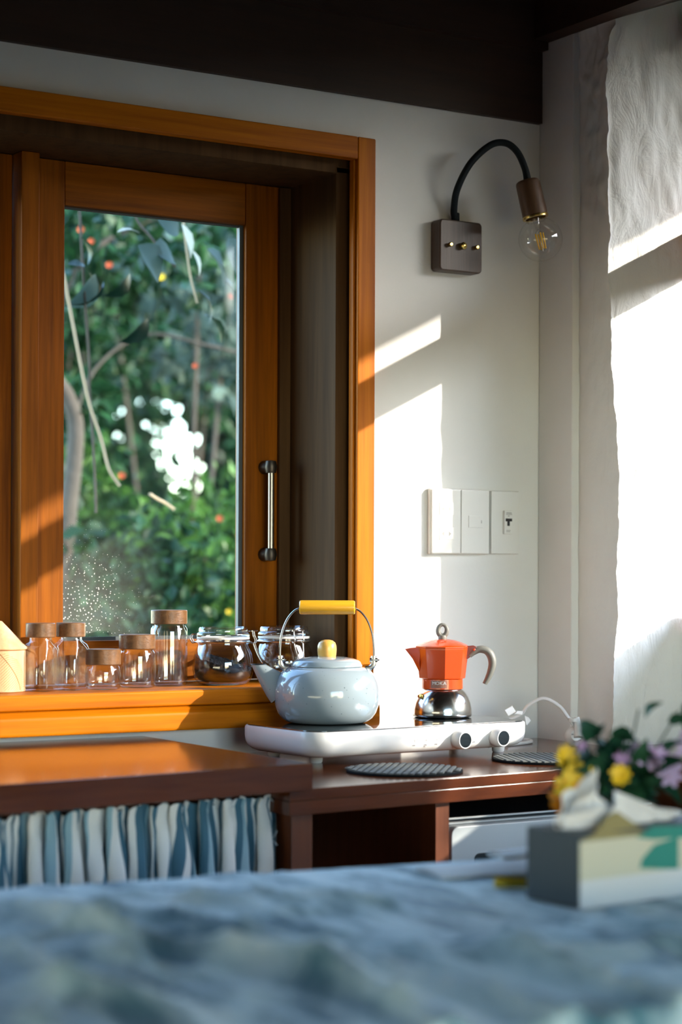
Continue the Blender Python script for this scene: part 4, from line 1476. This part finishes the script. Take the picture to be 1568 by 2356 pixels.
tissue(0.045, 0.030, 0.080, 0.026, 0.3, 0.4)
tissue(0.062, 0.045, 0.050, 0.050, 0.0, 1.4)
tissue(0.090, 0.036, 0.080, 0.036, 0.3, 2.9)
tissue(0.055, 0.055, 0.080, 0.040, -0.1, 4.1)
tissue(0.150, 0.042, 0.110, 0.014, 0.2, 5.3)
tissue(0.060, 0.050, 0.014, 0.066, 0.0, 0.1)

# folded white papers and a pencil behind the box
pp = thing('folded_paper', 'folded white paper sheets lying on the cloth behind the tissue box', 'paper', (-0.925, -1.052, TZ + 0.0058), math.radians(-10))
for k, (x0, x1, y0, y1, z0) in enumerate(((-0.07, 0.28, -0.085, -0.005, 0.0), (0.03, 0.30, -0.045, 0.0, 0.013))):
    q = MB()
    def sh(u, v, x0=x0, x1=x1, y0=y0, y1=y1, z0=z0):
        return (x0 + (x1 - x0) * u, y0 + (y1 - y0) * v, z0 + 0.010 * (1 - (2 * v - 1) ** 2) * (0.3 + 0.7 * min(1, u * 3)))
    q.grid(sh, 20, 10)
    q.prism([(y0, z0), (y1, z0), (y1, z0 - 0.003), (y0, z0 - 0.003)], 'x', x0, x1)
    q.build('sheet', M['tissue'], pp, sharp=60)
pc = thing('pencil', 'short yellow pencil lying on the cloth beside the tissue box', 'pencil', (-0.99, -1.20, TZ + 0.0085), math.radians(-32))
q = MB(Matrix.Rotation(PI / 2, 4, 'Y'))
q.lathe([(0, 0.0), (0.0065, 0.0), (0.0065, 0.075), (0, 0.075)], 6)
q.build('pencil_body', M['yelpetal'], pc, smooth=False)
q = MB(Matrix.Rotation(PI / 2, 4, 'Y'))
q.lathe([(0.0065, 0.075), (0.0065, 0.090), (0.003, 0.10), (0, 0.102)], 12)
q.build('pencil_end', M['orgpetal'], pc, smooth=True)

# ------------------------------------------------------------------ bouquet in a bottle
vs_ = thing('flower_vase', 'dark green bottle vase holding wild purple and yellow flowers behind the tissue box', 'vase', (-0.812, -1.200, TZ + 0.004))
MB().lathe([(0, 0), (0.030, 0), (0.034, 0.003), (0.036, 0.02), (0.036, 0.055), (0.031, 0.075), (0.022, 0.085), (0.020, 0.095), (0.0225, 0.098), (0.019, 0.099), (0.018, 0.085), (0, 0.08)], 32).build('bottle', M['bottle'], vs_, sharp=60)


def leaf_mesh(name, ln, wd, curl=0.15, mat=None, fold=0.12):
    q = MB()
    xs = [0, 0.12, 0.35, 0.6, 0.82, 1.0]
    ws = [0.04, 0.55, 1.0, 0.85, 0.45, 0.0]
    vsx = []
    for t, w in zip(xs, ws):
        z = curl * ln * math.sin(t * PI * 0.9) - curl * ln * t * t
        vsx += [(t * ln, -w * wd / 2, z + fold * w * wd), (t * ln, 0, z), (t * ln, w * wd / 2, z + fold * w * wd)]
    fsx = []
    for i in range(5):
        a = i * 3
        fsx += [(a, a + 3, a + 4, a + 1), (a + 1, a + 4, a + 5, a + 2)]
    q.add(vsx, fsx)
    o = q.build(name, mat, sharp=180)
    me_ = o.data
    COL.objects.unlink(o)
    bpy.data.objects.remove(o)
    return me_


def place(me_, name, parent, M4):
    o = bpy.data.objects.new(name, me_)
    COL.objects.link(o)
    o.parent = parent
    o.matrix_local = M4
    return o


def aim(p, d, roll=0.0, s=1.0):
    d = Vector(d).normalized()
    q_ = Vector((1, 0, 0)).rotation_difference(d)
    return Matrix.Translation(p) @ q_.to_matrix().to_4x4() @ Matrix.Rotation(roll, 4, 'X') @ Matrix.Scale(s, 4)


vl = leaf_mesh('vase_leaf', 0.055, 0.030, 0.2, M['vleaf'])
cam_r = Vector((math.cos(YAW), -math.sin(YAW), 0))
cam_f = Vector((math.sin(YAW), math.cos(YAW), 0))
stems = []
heads = [(-0.062, 0.105, -0.01), (-0.060, 0.150, 0.0), (-0.040, 0.168, 0.02), (-0.010, 0.150, -0.01), (0.015, 0.175, 0.0), (0.040, 0.140, -0.01), (0.060, 0.150, 0.0),
         (0.085, 0.170, 0.01), (0.030, 0.195, 0.02), (0.075, 0.195, 0.0), (0.095, 0.145, 0.0), (-0.030, 0.125, -0.02), (0.012, 0.115, -0.02), (0.052, 0.118, -0.01)]
sq = MB()
for (a, z, f_) in heads:
    e = cam_r * a + cam_f * f_ + Vector((0, 0, z))
    sq.tube(bez([(0, 0, 0.06), tuple(cam_r * a * 0.25 + Vector((0, 0, 0.100))), tuple(e)], 5), 0.0012, 5)
sq.build('stem', M['vleaf'], vs_)
rl = random.Random(3)
for k in range(64):
    a = rl.gauss(0.012, 0.022)
    z = rl.uniform(0.088, 0.150)
    f_ = rl.uniform(-0.03, 0.03)
    p = cam_r * a + cam_f * f_ + Vector((0, 0, z))
    d = cam_r * (a * 14 + rl.uniform(-.7, .7)) + cam_f * rl.uniform(-.9, .5) + Vector((0, 0, rl.uniform(-.5, .8)))
    place(vl, 'leaf', vs_, aim(p, d, rl.uniform(-1.5, 1.5), rl.uniform(0.5, 1.0)))
for (a, z, f_, r_, s_) in ((-0.014, 0.172, 0.0, 0.6, 0.9), (-0.006, 0.166, 0.01, -0.8, 0.8), (0.035, 0.186, 0.0, 0.4, 0.55), (0.062, 0.182, 0.0, 1.2, 0.5), (0.080, 0.176, 0.0, 1.0, 0.6), (0.084, 0.186, 0.01, 0.3, 0.5), (0.098, 0.15, 0, 1.2, 0.7)):
    place(vl, 'leaf', vs_, aim(cam_r * a + cam_f * f_ + Vector((0, 0, z)), cam_r * rl.uniform(-1, 1) + Vector((0, 0, rl.uniform(-.2, .9))) - cam_f * 0.5, r_, s_))


def blossom_mesh(nm, mat, r, n, cup):
    q = MB()
    for k in range(n):
        a = 2 * PI * k / n
        c, s = math.cos(a), math.sin(a)
        def P(t, w, z):
            return (t * c - w * s, t * s + w * c, z)
        q.add([P(0, 0, 0), P(r * .5, -r * .28, cup * .4), P(r, -r * .16, cup), P(r * 1.05, 0, cup * .9), P(r, r * .16, cup), P(r * .5, r * .28, cup * .4)], [(0, 1, 5), (1, 2, 4, 5), (2, 3, 4)])
    q.lathe([(0, -0.002), (r * 0.2, 0), (r * 0.16, r * 0.14), (0, r * 0.2)], 8)
    o = q.build(nm, mat, sharp=180)
    me_ = o.data
    COL.objects.unlink(o)
    bpy.data.objects.remove(o)
    return me_


bl_y = blossom_mesh('yellow_blossom', M['yelpetal'], 0.020, 9, 0.010)
bl_o = blossom_mesh('amber_blossom', M['orgpetal'], 0.018, 9, 0.012)
bl_p = blossom_mesh('purple_blossom', M['purple'], 0.013, 6, 0.004)
bl_l = blossom_mesh('lilac_blossom', M['lilac'], 0.016, 6, 0.004)
for (me_, nm, a, z, f_, s_) in ((bl_y, 'yellow_blossom', -0.046, 0.114, -0.034, 1.0), (bl_y, 'yellow_blossom', -0.054, 0.104, -0.030, 1.1), (bl_o, 'amber_blossom', -0.060, 0.092, -0.030, 1.1),
                                (bl_o, 'amber_blossom', -0.056, 0.078, -0.026, 0.9), (bl_y, 'yellow_blossom', -0.062, 0.138, -0.012, 0.8), (bl_y, 'yellow_blossom', 0.000, 0.121, -0.040, 0.65),
                                (bl_p, 'purple_blossom', 0.046, 0.143, -0.03, 1.0), (bl_l, 'lilac_blossom', 0.058, 0.133, -0.03, 1.1), (bl_l, 'lilac_blossom', 0.036, 0.142, -0.03, 1.0),
                                (bl_l, 'lilac_blossom', 0.084, 0.155, -0.01, 1.1), (bl_p, 'purple_blossom', 0.092, 0.150, -0.01, 1.0), (bl_p, 'purple_blossom', 0.004, 0.141, -0.03, 0.8),
                                (bl_p, 'purple_blossom', -0.040, 0.152, 0.0, 0.6), (bl_l, 'lilac_blossom', 0.062, 0.120, -0.03, 0.9), (bl_p, 'purple_blossom', 0.022, 0.150, -0.02, 0.7)):
    p = cam_r * a + cam_f * f_ + Vector((0, 0, z))
    d = Vector((-cam_f.x, -cam_f.y, 0.35)) + cam_r * random.uniform(-.5, .5)
    q_ = Vector((0, 0, 1)).rotation_difference(d.normalized())
    place(me_, nm, vs_, Matrix.Translation(p) @ q_.to_matrix().to_4x4() @ Matrix.Scale(s_, 4))

# ================================================================== GARDEN
tag(MB().grid(lambda u, v: (-9 + 20 * u, 0.27 + 11 * v, -0.05 + 0.05 * noise.noise(Vector((u * 20, v * 12, 0)))), 60, 40).build('ground_1', M['earth']), kind='structure')
tag(MB().grid(lambda u, v: (0.32 + 11 * u, -10 + 10.2 * v, -0.06 + 0.05 * noise.noise(Vector((u * 20, v * 12, 5)))), 40, 40).build('ground_2', M['earth']), kind='structure')


def foliage(name, blobs, size, mat, parent, seed, up=0.3, shell=0.5, keep=None):
    """blobs: (centre, radii, count); every leaf a folded diamond, all joined as one uncountable mass"""
    r = np.random.default_rng(seed)
    P, Sz = [], []
    for c, rad, n in blobs:
        d = r.normal(size=(n, 3))
        d /= np.linalg.norm(d, axis=1)[:, None]
        t = (shell + (1 - shell) * r.random(n)) if shell > 0 else r.random(n) ** (1 / 3)
        P.append(np.array(c) + d * t[:, None] * np.array(rad))
    P = np.concatenate(P)
    if keep is not None:
        P = P[keep(P)]
    n = len(P)
    dirs = r.normal(size=(n, 3))
    dirs[:, 2] -= 0.3
    dirs /= np.linalg.norm(dirs, axis=1)[:, None]
    nrm = r.normal(size=(n, 3))
    nrm[:, 2] += up * 3
    side = np.cross(dirs, nrm)
    side /= np.linalg.norm(side, axis=1)[:, None] + 1e-9
    nn = np.cross(side, dirs)
    s = (size[0] + (size[1] - size[0]) * r.random(n) ** 1.5)[:, None]
    a = P - dirs * s * 0.5
    b_ = P + side * s * 0.26 + nn * s * 0.07
    c = P + dirs * s * 0.5 - nn * s * 0.05
    d_ = P - side * s * 0.26 + nn * s * 0.07
    V = np.stack([a, b_, c, d_], 1).reshape(-1, 3)
    idx = np.arange(n)[:, None] * 4
    F = np.concatenate([idx + np.array([[0, 1, 2]]), idx + np.array([[0, 2, 3]])], 0)
    me_ = bpy.data.meshes.new(name)
    me_.from_pydata(V.tolist(), [], F.tolist())
    at = me_.attributes.new('tint', 'FLOAT', 'POINT')
    tv = np.repeat(r.random(n) * 0.62, 4).astype(np.float32)
    at.data.foreach_set('value', tv)
    me_.materials.append(mat)
    o = bpy.data.objects.new(name, me_)
    COL.objects.link(o)
    o.parent = parent
    o['kind'] = 'stuff'
    return o


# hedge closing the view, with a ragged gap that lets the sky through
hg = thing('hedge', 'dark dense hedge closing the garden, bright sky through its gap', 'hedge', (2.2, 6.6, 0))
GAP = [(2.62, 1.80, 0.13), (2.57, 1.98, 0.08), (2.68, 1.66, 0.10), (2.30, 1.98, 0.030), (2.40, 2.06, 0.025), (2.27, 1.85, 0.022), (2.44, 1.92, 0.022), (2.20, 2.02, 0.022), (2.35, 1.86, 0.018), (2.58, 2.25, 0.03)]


def in_gap(x, z, grow=1.0):
    for gx, gz, gr in GAP:
        if (x - gx) ** 2 + (z - gz) ** 2 < (gr * grow * (1 + 0.25 * math.sin(7 * math.atan2(z - gz, x - gx) + gx * 9))) ** 2:
            return True
    return False


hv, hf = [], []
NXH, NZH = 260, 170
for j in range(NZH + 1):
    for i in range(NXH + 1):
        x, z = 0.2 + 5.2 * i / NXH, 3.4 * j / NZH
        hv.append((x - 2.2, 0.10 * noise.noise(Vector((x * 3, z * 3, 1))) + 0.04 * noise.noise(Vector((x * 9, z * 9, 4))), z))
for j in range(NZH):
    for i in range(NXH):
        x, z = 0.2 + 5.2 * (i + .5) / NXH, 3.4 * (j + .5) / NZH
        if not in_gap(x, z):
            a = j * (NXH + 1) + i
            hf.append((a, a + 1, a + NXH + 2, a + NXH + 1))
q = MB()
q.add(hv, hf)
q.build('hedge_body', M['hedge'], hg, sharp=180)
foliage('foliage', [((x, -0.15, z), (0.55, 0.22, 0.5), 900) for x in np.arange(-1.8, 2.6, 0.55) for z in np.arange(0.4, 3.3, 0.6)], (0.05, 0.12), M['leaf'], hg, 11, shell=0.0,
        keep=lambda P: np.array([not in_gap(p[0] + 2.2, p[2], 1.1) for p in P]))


def shrub(lab, x, y, blobs, size, mat, seed, trunk=None, shell=0.35, grp='garden shrubs outside the window'):
    t = thing('shrub', lab, 'shrub', (x, y, 0), 0, grp)
    foliage('foliage', [((bx - x, by - y, bz), rad, n) for (bx, by, bz), rad, n in blobs], size, mat, t, seed, shell=shell)
    q = MB()
    for (bx, by, bz), rad, n in blobs:
        q.tube(bez([(0, 0, 0), ((bx - x) * 0.4, (by - y) * 0.4, bz * 0.5), (bx - x, by - y, bz)], 4), [0.014] * 5 + [0.010] * 3 + [0.006] if False else 0.008, 5)
    q.build('stem', M['bark'], t)
    return t


shrub('low glossy shrub with leaves coloured as if sunlit at the lower right of the pane', 0.62, 2.6,
      [((0.60, 2.5, 0.95), (0.40, 0.35, 0.40), 1500), ((0.42, 2.4, 1.12), (0.25, 0.3, 0.25), 600), ((0.85, 2.7, 1.25), (0.3, 0.3, 0.25), 700), ((0.30, 2.3, 0.85), (0.25, 0.25, 0.35), 500)], (0.03, 0.075), M['leafb'], 21)
shrub('deep green shrub low behind the clip jars', 0.15, 2.1,
      [((0.10, 2.0, 0.85), (0.30, 0.3, 0.32), 1100), ((0.25, 2.2, 1.1), (0.28, 0.25, 0.25), 700), ((-0.1, 1.9, 0.7), (0.25, 0.25, 0.3), 500)], (0.035, 0.08), M['leaf'], 22)
shrub('mid height shrub with yellowish leaves beside the leaning trunk', 0.25, 3.2,
      [((0.35, 3.1, 1.45), (0.35, 0.3, 0.22), 420), ((0.05, 2.9, 1.55), (0.22, 0.25, 0.22), 300), ((0.75, 3.3, 1.22), (0.3, 0.3, 0.16), 400), ((0.5, 3.2, 1.1), (0.4, 0.3, 0.35), 900)], (0.04, 0.09), M['leafb'], 23)
shrub('tall shadowy shrub filling the middle right of the pane', 1.35, 4.2,
      [((1.30, 4.1, 1.0), (0.5, 0.4, 0.35), 900), ((1.6, 4.3, 2.0), (0.45, 0.4, 0.3), 700), ((0.8, 4.0, 1.1), (0.45, 0.4, 0.5), 800), ((1.0, 4.0, 2.3), (0.5, 0.35, 0.22), 700)], (0.05, 0.11), M['leaf'], 24)
shrub('loose grey leaved shrub high in the upper right of the pane', 0.75, 2.9,
      [((0.75, 2.8, 2.15), (0.32, 0.3, 0.24), 260), ((0.95, 3.0, 1.9), (0.25, 0.25, 0.22), 200)], (0.05, 0.12), M['leafg'], 25)
shrub('dark leafy shrub reaching over the top of the pane', 0.4, 3.6,
      [((0.45, 3.5, 2.25), (0.45, 0.35, 0.25), 700), ((0.85, 3.7, 2.45), (0.45, 0.35, 0.25), 700), ((0.65, 3.6, 1.95), (0.4, 0.3, 0.2), 420), ((0.2, 3.3, 2.05), (0.25, 0.3, 0.2), 300)], (0.04, 0.10), M['leaf'], 26)

# leaning tree at the left of the pane
tr = thing('tree', 'slim leaning tree with pale bark at the left edge of the pane', 'tree', (0.0, 2.2, 0))
tp = bez([(-0.02, 0, 0.0), (-0.03, 0, 0.6), (-0.022, 0, 1.03), (0.0, 0, 1.20), (0.014, 0, 1.34), (0.028, 0, 1.45), (0.032, 0, 1.56), (0.005, 0, 1.64), (-0.05, 0, 1.74), (-0.10, 0.0, 2.1), (-0.2, 0.1, 2.6)], 5)
MB().tube(tp, [0.030 - 0.012 * i / len(tp) for i in range(len(tp))], 10).build('trunk', M['bark'], tr)
MB().tube(bez([(0.02, 0, 1.55), (0.10, 0.02, 1.72), (0.25, 0.0, 1.83), (0.40, -0.1, 1.80), (0.60, -0.15, 1.76)], 5), 0.005, 7).build('branch', M['bark'], tr)
MB().tube(bez([(-0.06, 0, 1.78), (0.10, 0.1, 2.05), (0.35, 0.1, 2.2), (0.6, 0.0, 2.25)], 5), 0.009, 7).build('branch', M['bark'], tr)
foliage('foliage', [((0.15, 0.0, 2.25), (0.35, 0.3, 0.22), 320), ((-0.1, 0.1, 2.0), (0.25, 0.25, 0.25), 220), ((0.45, -0.05, 2.05), (0.3, 0.25, 0.15), 220), ((0.1, 0.15, 1.62), (0.12, 0.2, 0.12), 90), ((0.04, 0.1, 1.15), (0.10, 0.2, 0.2), 130)], (0.04, 0.10), M['leaf'], tr, 31, shell=0.0)

# creeper hanging close outside the pane: big leaves one by one
cr = thing('creeper', 'creeper with large heart leaves and bare twigs hanging outside the pane', 'creeper', (-0.45, 0.9, 2.3))
C0 = Vector((-0.45, 0.9, 2.3))


def rel(pts):
    return [Vector(p) - C0 for p in pts]


MB().tube(bez(rel([(-0.60, 0.9, 2.25), (-0.594, 0.9, 1.841), (-0.584, 0.9, 1.758), (-0.563, 0.9, 1.656), (-0.545, 0.9, 1.573), (-0.526, 0.9, 1.498), (-0.498, 0.9, 1.424), (-0.479, 0.9, 1.359), (-0.453, 0.9, 1.323)]), 5), 0.0038, 6).build('hanging_twig', M['twig'], cr)
MB().tube(bez(rel([(-0.82, 0.92, -0.03), (-0.80, 0.92, 0.8), (-0.78, 0.91, 1.6), (-0.70, 0.9, 2.15), (-0.60, 0.9, 2.25), (-0.45, 0.9, 2.25), (-0.36, 0.85, 2.25)]), 5), 0.007, 7).build('main_stem', M['bark'], cr)
MB().tube(bez(rel([(-0.56, 0.93, 2.25), (-0.52, 0.95, 1.80), (-0.49, 0.98, 1.60), (-0.480, 1.0, 1.537), (-0.472, 1.0, 1.44), (-0.465, 1.0, 1.325), (-0.463, 1.0, 1.266)]), 5), 0.0030, 6).build('hanging_twig', M['bark'], cr)
MB().tube(bez(rel([(-0.45, 0.9, 2.25), (-0.44, 0.88, 1.95), (-0.40, 0.85, 1.86), (-0.36, 0.82, 1.80)]), 5), 0.0028, 6).build('hanging_twig', M['bark'], cr)
MB().tube(bez(rel([(-0.36, 0.85, 2.25), (-0.33, 0.85, 1.95), (-0.31, 0.85, 1.80), (-0.29, 0.85, 1.73)]), 5), 0.0026, 6).build('hanging_twig', M['twig'], cr)
MB().tube(bez(rel([(-0.255, 1.15, 1.318), (-0.22, 1.18, 1.308), (-0.19, 1.2, 1.300), (-0.165, 1.2, 1.285)]), 5), 0.0036, 6).build('dry_twig', M['twig'], cr)
gl_ = leaf_mesh('grey_leaf', 0.10, 0.105, 0.10, M['leafg'])
dl_ = leaf_mesh('green_leaf', 0.085, 0.045, 0.18, M['leaf'])
pl_ = leaf_mesh('pale_leaf', 0.060, 0.020, 0.12, leaf_mat('pale_leaf', (0.40, 0.38, 0.30), (0.62, 0.60, 0.48), 0.6))
# (x, y, z), direction, roll, scale, which
for (p, d, ro, s, me_) in [((-0.46, 0.80, 1.835), (0.6, 0.1, -0.75), 1.0, 0.95, gl_), ((-0.43, 0.78, 1.90), (0.75, 0.2, -0.3), 1.2, 0.8, gl_), ((-0.415, 0.82, 1.83), (0.9, 0.3, -0.2), 0.9, 0.75, gl_),
                           ((-0.49, 0.95, 1.79), (-0.55, 0.2, -0.75), 1.1, 1.0, gl_), ((-0.47, 0.95, 1.775), (-0.7, 0.1, -0.65), 0.4, 1.1, dl_), ((-0.43, 0.9, 1.79), (-0.8, -0.1, -0.8), 0.6, 1.0, dl_),
                           ((-0.50, 0.82, 1.862), (0.9, 0.1, 0.12), 0.35, 1.0, pl_), ((-0.345, 0.82, 1.895), (0.35, 0.0, -0.95), 1.2, 1.3, pl_), ((-0.32, 0.82, 1.84), (0.4, 0.05, -0.9), 1.0, 1.0, pl_),
                           ((-0.55, 0.9, 1.86), (0.4, 0.1, -0.9), 0.2, 0.8, dl_), ((-0.57, 0.92, 1.80), (0.8, 0.2, -0.2), 0.5, 0.9, dl_), ((-0.24, 0.9, 1.86), (0.6, 0.2, -0.8), 0.7, 1.0, gl_),
                           ((-0.20, 0.9, 1.80), (0.5, 0.2, -0.8), 0.6, 0.9, gl_), ((-0.22, 0.95, 1.72), (0.7, 0.2, -0.6), 0.3, 1.0, dl_), ((-0.16, 0.95, 1.90), (0.4, 0.1, -0.9), 1.2, 0.9, gl_),
                           ((-0.29, 0.85, 1.76), (0.5, 0.1, -0.85), 0.6, 1.0, dl_), ((-0.36, 0.95, 1.70), (-0.6, 0.1, -0.6), 1.3, 1.0, dl_)]:
    place(me_, 'leaf', cr, aim(Vector(p) - C0, d, ro, s))

# orange-red flowers dotted through the shrubs
fl_m = blossom_mesh('garden_flower', M['redpetal'], 0.010, 8, 0.008)
fl_y = blossom_mesh('garden_flower_y', M['yelpetal'], 0.009, 8, 0.008)
for (p, s, me_, lab) in [((0.385, 1.98, 1.287), 1.0, fl_m, 'orange red garden flower at mid height near the right edge of the pane'),
                         ((0.288, 1.95, 1.718), 0.8, fl_m, 'small red flower on the dark shrub below the long branch'),
                         ((0.403, 1.95, 1.924), 0.8, fl_m, 'small red flower in the upper right of the pane'),
                         ((-0.09, 1.9, 2.06), 1.0, fl_m, 'orange flower in the topmost left corner of the pane'),
                         ((-0.05, 1.92, 2.035), 0.9, fl_m, 'red flower beside the topmost left orange flower'),
                         ((0.005, 1.92, 1.975), 1.0, fl_m, 'dull red flower under the pale leaf at upper left'),
                         ((0.18, 1.95, 1.96), 1.2, fl_y, 'amber flower under the big grey creeper leaf'),
                         ((0.06, 1.95, 1.40), 1.0, fl_m, 'orange flower beside the leaning trunk'),
                         ((0.40, 1.95, 1.02), 0.9, fl_y, 'yellow flower low at the right above the clip jars'),
                         ((0.43, 1.95, 1.24), 0.6, fl_y, 'small yellow flower just below the orange red one'),
                         ((-0.02, 1.75, 0.955), 0.9, fl_y, 'yellow flower at the bottom left of the pane')]:
    t = thing('garden_flower', lab, 'flower', p, 0, 'flowers among the shrubs')
    d = Vector((-0.5, -0.8, 0.3)).normalized()
    q_ = Vector((0, 0, 1)).rotation_difference(d)
    place(me_, 'blossom', t, q_.to_matrix().to_4x4() @ Matrix.Scale(s, 4))
    MB().tube([(0, 0.0, 0), (0.015, 0.05, -0.05), (0.02, 0.09, -0.16)], 0.002, 5).build('stem', M['leaf'], t)

# tree outside the right-hand window whose leaves dapple the sunlight
st = thing('tree', 'leafy garden tree outside the right hand window, dappling the sun', 'tree', (2.6, -4.9, 0))
MB().tube(bez([(0, 0, 0), (0.05, 0.02, 0.9), (-0.02, 0, 1.9), (-0.1, 0.1, 2.9), (-0.1, 0.1, 3.6)], 5), 0.05, 10).build('trunk', M['bark'], st)
MB().tube(bez([(-0.02, 0, 2.0), (-0.05, 0.8, 2.2), (-0.1, 1.6, 2.42)], 5), 0.015, 7).build('branch', M['bark'], st)
foliage('foliage', [((-0.1, 1.50, 2.42), (0.22, 0.22, 0.16), 130), ((0.2, 2.2, 2.60), (0.30, 0.22, 0.14), 45), ((0.3, 2.45, 2.48), (0.30, 0.15, 0.16), 45)], (0.05, 0.10), M['leaf'], st, 41, shell=0.0)

# unseen hedge added to cut low sky light and pane reflections
h2 = thing('hedge', 'added dark hedge out of frame beyond the right hand window, cutting sky light', 'hedge', (5.2, -3.5, 0))
MB().grid(lambda u, v: (0.15 * noise.noise(Vector((u * 30, v * 8, 2))), -7.5 + 11.5 * u, 2.95 * v), 120, 30).build('hedge_body', M['hedge'], h2, sharp=180)
foliage('foliage', [((-0.1, y, z), (0.3, 0.7, 0.45), 420) for y in np.arange(-7, 4.2, 0.9) for z in np.arange(0.4, 2.9, 0.6)], (0.06, 0.14), M['leaf'], h2, 51, shell=0.0)

h3 = thing('hedge', 'added dark hedge out of frame in the side garden, dimming the pane reflection', 'hedge', (2.8, -10.0, 0))  # second unseen hedge, added to darken what the pane reflects
MB().grid(lambda u, v: (-2.6 + 4.4 * u, 0.15 * noise.noise(Vector((u * 20, v * 8, 7))), 3.4 * v), 60, 30).build('hedge_body', M['hedge'], h3, sharp=180)
foliage('foliage', [((x, 0.1, z), (0.7, 0.3, 0.45), 300) for x in np.arange(-2.3, 1.6, 0.9) for z in np.arange(0.4, 3.3, 0.6)], (0.08, 0.16), M['leaf'], h3, 52, shell=0.0)
